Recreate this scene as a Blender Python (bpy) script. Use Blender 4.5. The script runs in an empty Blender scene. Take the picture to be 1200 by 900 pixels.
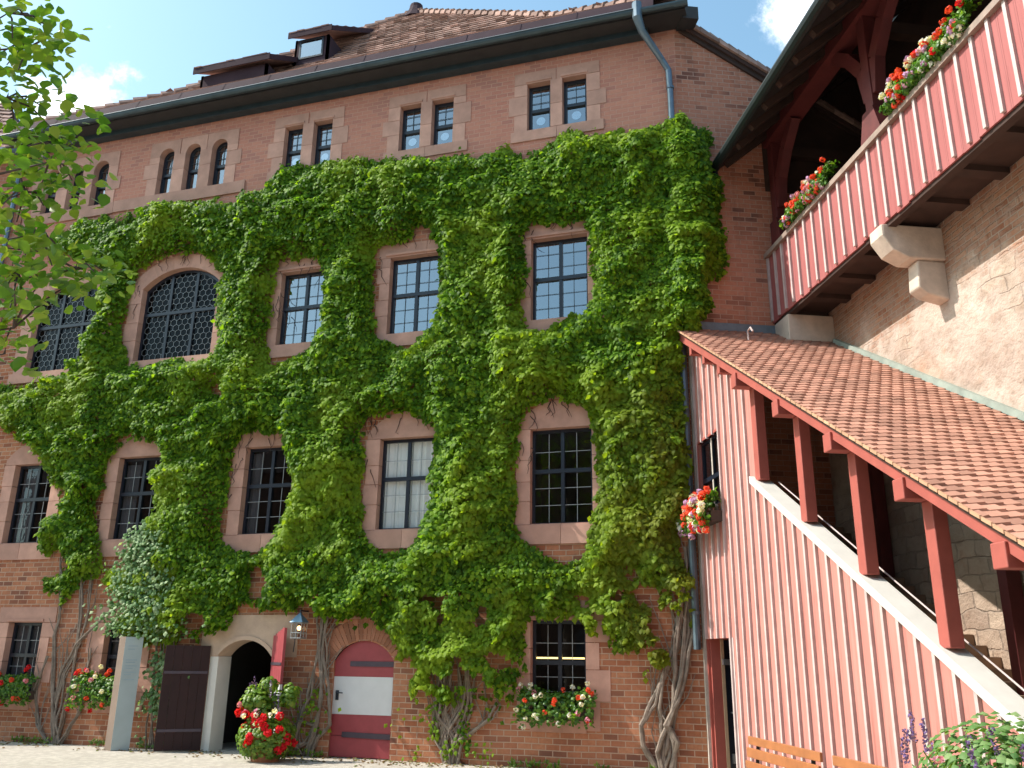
import bpy, bmesh, math, random
import numpy as np
from mathutils import Vector, Matrix
from mathutils.geometry import tessellate_polygon

random.seed(7); rng = np.random.default_rng(11)
K = 0.762                      # every length below is in survey units; K turns one into metres
R = math.radians
scene = bpy.context.scene
COL = scene.collection

# ------------------------------------------------------------------ camera, sky, sun, exposure
cam_d = bpy.data.cameras.new('camera'); cam = bpy.data.objects.new('camera', cam_d); COL.objects.link(cam)
cam_d.sensor_width = 36.0; cam_d.lens = 36.0*1026.4/1200; cam_d.clip_start = 0.05; cam_d.clip_end = 2000
CR, CU, CF = Vector((0.95512, 0.295955, 0.012493)), Vector((0.076929, -0.288557, 0.954367)), Vector((-0.286055, 0.910574, 0.298375))
CAM = Vector((1.692, -18.343, 2.1))
m = Matrix((CR, CU, -CF)).transposed().to_4x4(); m.translation = CAM*K
cam.matrix_world = m
scene.camera = cam

SUN_EL, SUN_ANG = R(46), R(194)        # towards the sun, angle counted from +X
world = bpy.data.worlds.new('World'); scene.world = world; world.use_nodes = True
nt = world.node_tree; N = nt.nodes; L = nt.links; N.clear()
out = N.new('ShaderNodeOutputWorld'); bg = N.new('ShaderNodeBackground'); bg.inputs[1].default_value = 0.15
sky = N.new('ShaderNodeTexSky'); sky.sky_type = 'NISHITA'; sky.sun_disc = False
sky.sun_elevation = SUN_EL; sky.sun_rotation = math.pi/2 - SUN_ANG; sky.air_density = 1.0; sky.dust_density = 1.6; sky.ozone_density = 1.0
tc = N.new('ShaderNodeTexCoord')
no = N.new('ShaderNodeTexNoise'); no.inputs['Scale'].default_value = 13; no.inputs['Detail'].default_value = 9; no.inputs['Roughness'].default_value = .62
L.new(tc.outputs['Generated'], no.inputs['Vector'])
acc = None
for (d, w, g) in [((-.6225,.5802,.5252),.075,1.0), ((-.6446,.5681,.5116),.06,.9), ((-.59,.585,.545),.05,.85), ((-.5919,.5594,.5803),.022,.7),
                  ((.05,.782,.625),.10,.85), ((.5,-.3,.5),.35,.8), ((-.7,-.5,.45),.4,.7), ((.2,-.8,.42),.35,.8)]:
    v = Vector(d).normalized()
    sb = N.new('ShaderNodeVectorMath'); sb.operation = 'DISTANCE'; L.new(tc.outputs['Generated'], sb.inputs[0]); sb.inputs[1].default_value = v
    mr = N.new('ShaderNodeMapRange'); mr.inputs[1].default_value = w; mr.inputs[2].default_value = 0; mr.inputs[3].default_value = 0; mr.inputs[4].default_value = g
    L.new(sb.outputs['Value'], mr.inputs[0])
    if acc is None: acc = mr.outputs[0]
    else:
        mx = N.new('ShaderNodeMath'); mx.operation = 'MAXIMUM'; L.new(acc, mx.inputs[0]); L.new(mr.outputs[0], mx.inputs[1]); acc = mx.outputs[0]
ad = N.new('ShaderNodeMath'); ad.operation = 'MULTIPLY_ADD'; L.new(acc, ad.inputs[0]); ad.inputs[1].default_value = .5; L.new(no.outputs['Fac'], ad.inputs[2])
cr = N.new('ShaderNodeMapRange'); cr.interpolation_type = 'SMOOTHSTEP'
cr.inputs[1].default_value = .72; cr.inputs[2].default_value = 1.0; L.new(ad.outputs[0], cr.inputs[0])
mul = N.new('ShaderNodeMix'); mul.data_type = 'RGBA'; mul.inputs[7].default_value = (9.5, 9.6, 9.8, 1)
tint = N.new('ShaderNodeMix'); tint.data_type = 'RGBA'; tint.blend_type = 'MULTIPLY'; tint.inputs[0].default_value = 1; tint.inputs[7].default_value = (.95, 1.13, 1.0, 1)
L.new(sky.outputs[0], tint.inputs[6]); L.new(cr.outputs[0], mul.inputs[0]); L.new(tint.outputs[2], mul.inputs[6])
L.new(mul.outputs[2], bg.inputs[0]); L.new(bg.outputs[0], out.inputs[0])

sd = bpy.data.lights.new('sun', 'SUN'); sd.energy = 3.2; sd.angle = R(.5); sd.color = (1, .93, .84)
sun = bpy.data.objects.new('sun', sd); COL.objects.link(sun)
SDIR = Vector((math.cos(SUN_EL)*math.cos(SUN_ANG), math.cos(SUN_EL)*math.sin(SUN_ANG), math.sin(SUN_EL)))
sun.rotation_euler = SDIR.to_track_quat('Z', 'Y').to_euler()
scene.view_settings.view_transform = 'Standard'; scene.view_settings.look = 'None'
scene.view_settings.exposure = 1.0; scene.view_settings.gamma = 1; scene.view_settings.use_curve_mapping = False
scene.cycles.max_bounces = 6; scene.cycles.diffuse_bounces = 3; scene.cycles.glossy_bounces = 3; scene.cycles.transparent_max_bounces = 8
scene.cycles.sample_clamp_indirect = 6; scene.cycles.caustics_reflective = False; scene.cycles.caustics_refractive = False

# ------------------------------------------------------------------ frames
D2 = Vector((math.cos(R(24.04)), math.sin(R(24.04)), 0)); DW = Vector((math.sin(R(24.04)), -math.cos(R(24.04)), 0))
def F(x, y, z): return Vector((x, y, z))                 # facade frame: x right, y into the house
def W(s, u, z): return D2*s + DW*u + Vector((0, 0, z))   # wing frame: s away from the yard, u towards the viewer

# ------------------------------------------------------------------ materials
MATS = {}
def newmat(name):
    m = bpy.data.materials.new(name); m.use_nodes = True; MATS[name] = m
    return m, m.node_tree.nodes, m.node_tree.links, m.node_tree.nodes['Principled BSDF']
def mixc(N, L, fac, a, b, mode='MIX'):
    x = N.new('ShaderNodeMix'); x.data_type = 'RGBA'; x.blend_type = mode
    for s, v in ((0, fac), (6, a), (7, b)):
        if hasattr(v, 'links'): L.new(v, x.inputs[s])
        elif s == 0: x.inputs[0].default_value = v
        else: x.inputs[s].default_value = (*v, 1)
    return x.outputs[2]
def noise(N, L, vec, scale, detail=4, rough=.55):
    n = N.new('ShaderNodeTexNoise'); n.inputs['Scale'].default_value = scale; n.inputs['Detail'].default_value = detail; n.inputs['Roughness'].default_value = rough
    if vec is not None: L.new(vec, n.inputs['Vector'])
    return n.outputs['Fac']
def ramp(N, L, v, a, b, lo=0., hi=1.):
    r = N.new('ShaderNodeMapRange'); r.inputs[1].default_value = a; r.inputs[2].default_value = b; r.inputs[3].default_value = lo; r.inputs[4].default_value = hi
    L.new(v, r.inputs[0]); return r.outputs[0]
def math2(N, L, op, a, b):
    r = N.new('ShaderNodeMath'); r.operation = op
    for i, v in enumerate((a, b)):
        if hasattr(v, 'links'): L.new(v, r.inputs[i])
        else: r.inputs[i].default_value = v
    return r.outputs[0]
def bump(N, L, P, h, strength, dist=.01):
    b = N.new('ShaderNodeBump'); b.inputs['Strength'].default_value = strength; b.inputs['Distance'].default_value = dist
    L.new(h, b.inputs['Height']); L.new(b.outputs[0], P.inputs['Normal'])
def pos(N): return N.new('ShaderNodeNewGeometry').outputs['Position']
def wallvec(N, L, d, zoff=0):          # 2-D coordinates on an upright wall running along d
    p = pos(N); dt = N.new('ShaderNodeVectorMath'); dt.operation = 'DOT_PRODUCT'; dt.inputs[1].default_value = d; L.new(p, dt.inputs[0])
    sp = N.new('ShaderNodeSeparateXYZ'); L.new(p, sp.inputs[0])
    cb = N.new('ShaderNodeCombineXYZ'); L.new(dt.outputs['Value'], cb.inputs[0]); L.new(sp.outputs[2], cb.inputs[1]); return cb.outputs[0]
def island(N): return N.new('ShaderNodeNewGeometry').outputs['Random Per Island']

def plain(name, col, rough=.7, var=.12, scale=6, metal=0, bumps=0, isl=0, spec=.5):
    m, N, L, P = newmat(name)
    n = noise(N, L, pos(N), scale, 6, .6)
    v = ramp(N, L, n, .3, .7, 1-var, 1+var)
    if isl: v = math2(N, L, 'MULTIPLY', v, ramp(N, L, island(N), 0, 1, 1-isl, 1+isl))
    c = N.new('ShaderNodeVectorMath'); c.operation = 'SCALE'; c.inputs[0].default_value = col; L.new(v, c.inputs['Scale'])
    L.new(c.outputs[0], P.inputs['Base Color']); P.inputs['Roughness'].default_value = rough; P.inputs['Metallic'].default_value = metal
    P.inputs['Specular IOR Level'].default_value = spec
    if bumps: bump(N, L, P, noise(N, L, pos(N), scale*6, 4), bumps, .006)
    return m

def brick(name, d, c1, c2, mortar, dark=.25, bw=.225, bh=.089, ms=.0085, patch=None):
    m, N, L, P = newmat(name)
    v = wallvec(N, L, d)
    # slight waviness of the courses
    wob = N.new('ShaderNodeTexNoise'); wob.inputs['Scale'].default_value = 1.3; L.new(v, wob.inputs['Vector'])
    wv = N.new('ShaderNodeVectorMath'); wv.operation = 'MULTIPLY_ADD'; L.new(wob.outputs['Color'], wv.inputs[0]); wv.inputs[1].default_value = (.02, .022, 0); L.new(v, wv.inputs[2])
    b = N.new('ShaderNodeTexBrick'); L.new(wv.outputs[0], b.inputs['Vector'])
    b.inputs['Scale'].default_value = 1; b.inputs['Brick Width'].default_value = bw; b.inputs['Row Height'].default_value = bh
    b.inputs['Mortar Size'].default_value = ms; b.inputs['Mortar Smooth'].default_value = .25; b.inputs['Bias'].default_value = -.1
    b.inputs['Color1'].default_value = (0, 0, 0, 1); b.inputs['Color2'].default_value = (1, 1, 1, 1); b.inputs['Mortar'].default_value = (.5, .5, .5, 1)
    rnd = b.outputs['Color']
    base = mixc(N, L, rnd, c1, c2)
    # some near-black burnt bricks
    dk = ramp(N, L, rnd, .04, .0, 0, 1)
    n1 = noise(N, L, v, .9, 5); 
    dk = math2(N, L, 'MULTIPLY', ramp(N, L, rnd, .16, .08, 0, 1), ramp(N, L, n1, .42, .58, 0, 1))
    base = mixc(N, L, math2(N, L, 'MULTIPLY', dk, dark*3 if dark < .33 else 1.), base, (.07, .045, .045))
    n2 = noise(N, L, v, 14, 5, .65)
    base = mixc(N, L, ramp(N, L, n2, .3, .75, 0, .55), base, (c1[0]*.62, c1[1]*.55, c1[2]*.55))
    n3 = noise(N, L, v, .35, 4)
    base = mixc(N, L, ramp(N, L, n3, .4, .68, 0, .35), base, (c2[0]*.9+.05, c2[1]*.9+.06, c2[2]*.9+.06))
    mfac = ramp(N, L, noise(N, L, v, 2.2, 5), .25, .7, .55, 1)
    base = mixc(N, L, math2(N, L, 'MULTIPLY', b.outputs['Fac'], mfac), base, mortar)
    sv = N.new('ShaderNodeSeparateXYZ'); L.new(v, sv.inputs[0]); cv = N.new('ShaderNodeCombineXYZ'); L.new(math2(N, L, 'MULTIPLY', sv.outputs[0], 3.5), cv.inputs[0]); L.new(math2(N, L, 'MULTIPLY', sv.outputs[1], .45), cv.inputs[1])
    base = mixc(N, L, ramp(N, L, noise(N, L, cv.outputs[0], 1.0, 6, .65), .54, .72, 0, .38), base, (.16, .085, .06))
    if patch: base = patch(N, L, v, base)
    L.new(base, P.inputs['Base Color']); P.inputs['Roughness'].default_value = .92; P.inputs['Specular IOR Level'].default_value = .25
    h = math2(N, L, 'SUBTRACT', math2(N, L, 'MULTIPLY', n2, .5), b.outputs['Fac'])
    bump(N, L, P, h, .8, .009)
    return m
FX = (1, 0, 0)
def split_tone(N, L, v, base):     # the upper storeys are laid in paler, pinker brick
    sp = N.new('ShaderNodeSeparateXYZ'); L.new(v, sp.inputs[0])
    return mixc(N, L, ramp(N, L, sp.outputs[1], 8.5, 10, 0, .55), base, (.57, .26, .21))
brick('brick_front', FX, (.34, .105, .050), (.56, .25, .135), (.50, .36, .27), patch=split_tone)
brick('brick_side', tuple(D2), (.48, .18, .11), (.58, .26, .17), (.50, .32, .25), ms=.008, dark=.3)
brick('brick_back', tuple(D2), (.20, .09, .06), (.28, .13, .09), (.26, .19, .15))
plain('sandstone', (.52, .295, .23), .9, .16, 3, bumps=.5, isl=.14, spec=.25)
plain('sandstone_pale', (.50, .36, .27), .9, .14, 4, bumps=.5, isl=.1, spec=.25)
plain('stone_corbel', (.60, .50, .42), .9, .15, 5, bumps=.6, spec=.2)
plain('iron_frame', (.012, .016, .028), .35, .1, 8)
plain('leading', (.32, .33, .34), .5, .1, 30, metal=.3)
plain('gutter_metal', (.05, .075, .09), .4, .2, 4, metal=.5)
plain('gutter_dark', (.014, .022, .024), .5, .2, 4, metal=.2)
plain('pipe_metal', (.13, .17, .21), .35, .2, 4, metal=.6)
plain('lead_flashing', (.15, .19, .23), .5, .2, 5, metal=.3)
plain('lead_green', (.30, .35, .31), .6, .2, 5, metal=.1)
plain('eave_sheet', (.045, .026, .034), .85, .2, 2, spec=.15)
plain('eave_wood', (.030, .028, .030), .7, .2, 4)
plain('lead_dark', (.07, .08, .09), .5, .1, 30)
plain('curtain', (.84, .83, .81), .9, .05, 3)
plain('blind_grey', (.15, .15, .17), .8, .1, 2)
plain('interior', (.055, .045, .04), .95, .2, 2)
plain('white_render', (.74, .70, .64), .8, .06, 3, bumps=.2)
plain('door_red', (.33, .055, .065), .5, .08, 9, bumps=.15)
plain('door_white', (.66, .65, .66), .5, .04, 5)
plain('door_brown', (.028, .009, .009), .8, .2, 5, bumps=.15)
plain('strap_iron', (.08, .06, .08), .5, .1, 9, metal=.3)
plain('bark', (.23, .18, .145), .9, .3, 9, bumps=.8)
plain('twig', (.06, .035, .03), .8, .3, 9)
plain('tile_house', (.34, .215, .18), .85, .25, 3, bumps=.4, isl=.38, spec=.2)
plain('tile_lean', (.43, .22, .16), .82, .14, 3, bumps=.3, isl=.24, spec=.2)
plain('tile_edge', (.50, .28, .17), .8, .15, 5, isl=.15)
plain('slab_dark', (.06, .03, .025), .9, .1, 3)
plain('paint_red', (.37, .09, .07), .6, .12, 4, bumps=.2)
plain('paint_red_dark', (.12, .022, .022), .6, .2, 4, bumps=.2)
plain('batten_white', (.51, .415, .40), .7, .16, 5)
plain('batten_grey', (.50, .44, .38), .7, .2, 8)
plain('coping_white', (.63, .60, .56), .7, .07, 4, bumps=.2)
plain('rail_wood', (.30, .22, .18), .7, .2, 6)
plain('dark_timber', (.045, .022, .016), .85, .3, 3, bumps=.3)
plain('step_stone', (.30, .21, .15), .9, .25, 3, bumps=.4, isl=.15)  # tone raised to make up for dim light in the stair
plain('bench_wood', (.37, .145, .055), .45, .15, 7, bumps=.1)
plain('bench_iron', (.03, .03, .03), .4)
plain('tan_wood', (.50, .34, .22), .6)
plain('steel', (.5, .52, .55), .3, metal=.8)
plain('terracotta', (.42, .17, .09), .8, .15, 8)
plain('planter_dark', (.07, .05, .04), .8)
plain('blue_metal', (.16, .27, .40), .4, .15, 6, metal=.5)
plain('stele_side', (.25, .18, .14), .6, .1, 3)
plain('stele_text', (.30, .38, .42), .6)

def boards(name, d, c, gap, seam=.012):     # vertical painted planks
    m, N, L, P = newmat(name)
    v = wallvec(N, L, d); sp = N.new('ShaderNodeSeparateXYZ'); L.new(v, sp.inputs[0])
    st = N.new('ShaderNodeCombineXYZ'); L.new(math2(N, L, 'MULTIPLY', sp.outputs[0], 22.), st.inputs[0]); L.new(sp.outputs[1], st.inputs[1])
    g = noise(N, L, st.outputs[0], 1.4, 6, .6)
    w = noise(N, L, v, .8, 4)
    base = mixc(N, L, ramp(N, L, g, .35, .7, 0, .30), c, (c[0]*.72, c[1]*.6, c[2]*.6))
    base = mixc(N, L, ramp(N, L, w, .35, .7, 0, .35), base, (c[0]*1.1, c[1]*1.5, c[2]*1.5))
    wn = N.new('ShaderNodeTexWhiteNoise'); wn.noise_dimensions = '1D'
    fl = math2(N, L, 'FLOOR', math2(N, L, 'DIVIDE', sp.outputs[0], gap), 0.); L.new(fl, wn.inputs['W'])
    base = mixc(N, L, ramp(N, L, wn.outputs['Value'], 0, 1, 0, .22), base, (c[0]*.70, c[1]*.62, c[2]*.62))
    s2 = N.new('ShaderNodeCombineXYZ'); L.new(math2(N, L, 'MULTIPLY', sp.outputs[0], 9.), s2.inputs[0]); L.new(math2(N, L, 'MULTIPLY', sp.outputs[1], .5), s2.inputs[1])
    base = mixc(N, L, ramp(N, L, noise(N, L, s2.outputs[0], 1.3, 5, .65), .54, .70, 0, .7), base, (c[0]*.5, c[1]*.42, c[2]*.40))
    base = mixc(N, L, math2(N, L, 'MULTIPLY', ramp(N, L, sp.outputs[1], .7, .0, 0, 1), ramp(N, L, w, .3, .6, .2, .8)), base, (.20, .12, .09))
    fr_ = math2(N, L, 'FRACT', math2(N, L, 'DIVIDE', sp.outputs[0], gap), 0.)
    base = mixc(N, L, ramp(N, L, fr_, .035, .0, 0, .6), base, (c[0]*.25, c[1]*.2, c[2]*.2))
    L.new(base, P.inputs['Base Color']); P.inputs['Roughness'].default_value = .72; bump(N, L, P, g, .35, .005)
    return m
boards('boards_stair', tuple(DW), (.55, .215, .18), .25)
boards('boards_gallery', tuple(DW), (.38, .105, .10), .28)

def plaster():
    m, N, L, P = newmat('old_plaster'); v = wallvec(N, L, tuple(DW)); p = v
    sp = N.new('ShaderNodeSeparateXYZ'); L.new(v, sp.inputs[0])
    n1 = noise(N, L, p, 1.1, 8, .62); n2 = noise(N, L, p, 5, 8, .65); n3 = noise(N, L, p, .45, 5)
    c = mixc(N, L, ramp(N, L, n1, .3, .7), (.62, .51, .44), (.40, .30, .25))
    c = mixc(N, L, ramp(N, L, n3, .55, .64, 0, .6), c, (.50, .27, .17))
    # coursed rubble where the plaster has gone, lightened in place of stair light
    wd = N.new('ShaderNodeTexNoise'); wd.inputs['Scale'].default_value = 1.6; wd.inputs['Detail'].default_value = 5; L.new(v, wd.inputs['Vector'])
    ws = N.new('ShaderNodeVectorMath'); ws.operation = 'MULTIPLY_ADD'; ws.inputs[1].default_value = (.30, .26, 0); L.new(wd.outputs['Color'], ws.inputs[0]); L.new(v, ws.inputs[2])
    vo = N.new('ShaderNodeTexBrick'); L.new(ws.outputs[0], vo.inputs['Vector']); vo.inputs['Scale'].default_value = 1; vo.inputs['Brick Width'].default_value = .42; vo.inputs['Row Height'].default_value = .21
    vo.inputs['Mortar Size'].default_value = .012; vo.inputs['Mortar Smooth'].default_value = .6; vo.inputs['Color1'].default_value = (.52, .40, .30, 1); vo.inputs['Color2'].default_value = (.34, .25, .19, 1); vo.inputs['Mortar'].default_value = (.36, .28, .22, 1)
    joint = vo.outputs['Fac']
    bare = ramp(N, L, noise(N, L, p, .7, 8, .65), .52, .62, 0, .7)
    low = ramp(N, L, sp.outputs[1], 4.3, 3.4, 0, 1)
    bare = math2(N, L, 'MAXIMUM', bare, low)
    sc = vo.outputs['Color']
    c = mixc(N, L, math2(N, L, 'MULTIPLY', bare, .8), c, sc)
    c = mixc(N, L, ramp(N, L, n2, .50, .68, 0, .5), c, (.30, .20, .14))
    c = mixc(N, L, ramp(N, L, noise(N, L, p, 2.3, 7, .7), .58, .70, 0, .55), c, (.42, .24, .16))
    # brick upper zone with a ragged lower edge
    wz = math2(N, L, 'ADD', sp.outputs[1], ramp(N, L, n1, .2, .8, -.7, .7))
    up = ramp(N, L, math2(N, L, 'ADD', wz, math2(N, L, 'MULTIPLY', sp.outputs[0], -.0)), 6.05, 6.35, 0, 1)
    b = N.new('ShaderNodeTexBrick'); L.new(v, b.inputs['Vector']); b.inputs['Scale'].default_value = 1
    b.inputs['Brick Width'].default_value = .24; b.inputs['Row Height'].default_value = .082; b.inputs['Mortar Size'].default_value = .011; b.inputs['Mortar Smooth'].default_value = .3
    b.inputs['Color1'].default_value = (.30, .12, .065, 1); b.inputs['Color2'].default_value = (.45, .23, .14, 1); b.inputs['Mortar'].default_value = (.44, .33, .26, 1)
    bc = mixc(N, L, ramp(N, L, n2, .35, .65, 0, .75), b.outputs['Color'], (.42, .31, .25))
    c = mixc(N, L, up, c, bc)
    L.new(c, P.inputs['Base Color']); P.inputs['Roughness'].default_value = .95; P.inputs['Specular IOR Level'].default_value = .2
    h = math2(N, L, 'ADD', math2(N, L, 'MULTIPLY', n2, 1.0), math2(N, L, 'MULTIPLY', n1, 1.2))
    h = math2(N, L, 'SUBTRACT', h, math2(N, L, 'MULTIPLY', math2(N, L, 'MULTIPLY', joint, bare), .5))
    h = math2(N, L, 'SUBTRACT', h, math2(N, L, 'MULTIPLY', math2(N, L, 'MULTIPLY', b.outputs['Fac'], up), .5))
    bump(N, L, P, h, 1., .055)
plaster()

def ground_mat():
    m, N, L, P = newmat('gravel'); p = pos(N)
    n1 = noise(N, L, p, .5, 6); n2 = noise(N, L, p, 38, 4, .7)
    vo = N.new('ShaderNodeTexVoronoi'); vo.inputs['Scale'].default_value = 9; L.new(p, vo.inputs['Vector'])
    c = mixc(N, L, ramp(N, L, n1, .3, .7), (.62, .57, .50), (.50, .46, .39))
    c = mixc(N, L, ramp(N, L, n2, .35, .7, 0, .6), c, (.30, .26, .21))
    c = mixc(N, L, ramp(N, L, vo.outputs['Distance'], .25, .6, 0, .35), c, (.22, .19, .16))
    L.new(c, P.inputs['Base Color']); P.inputs['Roughness'].default_value = .95; bump(N, L, P, n2, .5, .02)
ground_mat()

def glass_mat(name, refl, tint=(.5, .55, .6), wav=.04):
    m, N, L, P = newmat(name); N.remove(P)
    o = [n for n in N if n.type == 'OUTPUT_MATERIAL'][0]
    tr = N.new('ShaderNodeBsdfTransparent'); tr.inputs[0].default_value = (*tint, 1)
    gl = N.new('ShaderNodeBsdfGlossy'); gl.inputs['Roughness'].default_value = .015; gl.inputs['Color'].default_value = (.9, .95, 1, 1)
    bp = N.new('ShaderNodeBump'); bp.inputs['Strength'].default_value = wav; bp.inputs['Distance'].default_value = .02
    L.new(noise(N, L, pos(N), 3.5, 3), bp.inputs['Height']); L.new(bp.outputs[0], gl.inputs['Normal'])
    lw = N.new('ShaderNodeLayerWeight'); lw.inputs[0].default_value = .5
    f = ramp(N, L, math2(N, L, 'POWER', lw.outputs['Facing'], 4.), 0, 1, refl+.03, .95)
    mx = N.new('ShaderNodeMixShader'); L.new(f, mx.inputs[0]); L.new(tr.outputs[0], mx.inputs[1]); L.new(gl.outputs[0], mx.inputs[2]); L.new(mx.outputs[0], o.inputs[0])
glass_mat('glass_sky', .27, (.35, .4, .45), .12); glass_mat('glass_dim', -.022, (.5, .5, .5)); glass_mat('glass_clear', .01, (.93, .95, .95)); glass_mat('glass_old', .01, (.6, .6, .6))
glass_mat('glass_roundel', .40, (.6, .7, .7))

def leaf_mat(name, cols, patch=None, trans=.45, rough=.42, spec=.5):
    m, N, L, P = newmat(name); o = [n for n in N if n.type == 'OUTPUT_MATERIAL'][0]
    r = island(N)
    cr = N.new('ShaderNodeValToRGB'); L.new(r, cr.inputs[0]); e = cr.color_ramp.elements
    e[0].color = (*cols[0], 1); e[1].color = (*cols[-1], 1)
    for i, c in enumerate(cols[1:-1]): q = e.new((i+1)/(len(cols)-1)); q.color = (*c, 1)
    base = cr.outputs[0]
    if patch: base = patch(N, L, base)
    L.new(base, P.inputs['Base Color']); P.inputs['Roughness'].default_value = rough; P.inputs['Specular IOR Level'].default_value = spec
    tl = N.new('ShaderNodeBsdfTranslucent')
    tc = mixc(N, L, 1., base, (1.5, 1.45, .5), 'MULTIPLY'); L.new(tc, tl.inputs[0])
    mx = N.new('ShaderNodeMixShader'); mx.inputs[0].default_value = trans; L.new(P.outputs[0], mx.inputs[1]); L.new(tl.outputs[0], mx.inputs[2]); L.new(mx.outputs[0], o.inputs[0])
def ivy_patch(N, L, base):           # yellower shoots, brightened as painted sun highlights; russet ones low on the right
    p = pos(N); n = noise(N, L, p, .55, 5, .6); n2 = noise(N, L, p, 1.7, 3)
    b = mixc(N, L, ramp(N, L, n, .50, .62, 0, .8), base, (.29, .41, .03))
    sp = N.new('ShaderNodeSeparateXYZ'); L.new(p, sp.inputs[0])
    rt = math2(N, L, 'MULTIPLY', ramp(N, L, sp.outputs[0], -2.6, -.6, 0, 1), ramp(N, L, sp.outputs[2], 6.4, 5.2, 0, 1))
    b = mixc(N, L, math2(N, L, 'MULTIPLY', rt, ramp(N, L, n2, .35, .65, .1, .75)), b, (.25, .24, .03))
    b = mixc(N, L, ramp(N, L, n2, .62, .74, 0, .4), b, (.028, .095, .014))
    return b
leaf_mat('ivy_leaf', [(.050, .125, .008), (.092, .21, .013), (.165, .32, .018), (.31, .47, .028)], ivy_patch, trans=.55, rough=.55, spec=.22)
leaf_mat('dry_leaf', [(.10, .06, .03), (.20, .12, .05), (.12, .15, .03)], trans=.2, rough=.8)
leaf_mat('linden_leaf', [(.06, .16, .015), (.10, .22, .02), (.17, .28, .03), (.25, .32, .05)], trans=.5)
leaf_mat('rose_leaf', [(.08, .18, .05), (.17, .30, .11), (.40, .50, .28)], trans=.3, rough=.6, spec=.3)
leaf_mat('bedding_leaf', [(.08, .17, .02), (.16, .29, .03), (.28, .38, .05)])
leaf_mat('geranium_leaf', [(.05, .14, .02), (.09, .22, .025), (.18, .32, .04)])
leaf_mat('salvia_leaf', [(.07, .17, .04), (.14, .27, .07), (.30, .42, .18)], trans=.35, rough=.6)
for n_, c_ in {'petal_red': (.68, .02, .03), 'petal_orange': (.78, .10, .05), 'petal_pink': (.72, .30, .42), 'petal_lilac': (.60, .36, .62), 'petal_white': (.82, .80, .78), 'petal_violet': (.22, .14, .34)}.items():
    leaf_mat(n_, [tuple(x*.75 for x in c_), c_, tuple(min(1, x*1.15) for x in c_)], trans=.35, rough=.7, spec=.2)
def emis(name, col, s):
    m, N, L, P = newmat(name); P.inputs['Emission Color'].default_value = (*col, 1); P.inputs['Emission Strength'].default_value = s; P.inputs['Base Color'].default_value = (*col, 1)
emis('tube_light', (1, .72, .25), 1.6); emis('bulb', (1, .55, .22), 2.5)
plain('stele_face', (.36, .42, .43), .3, .08, 2)

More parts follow.
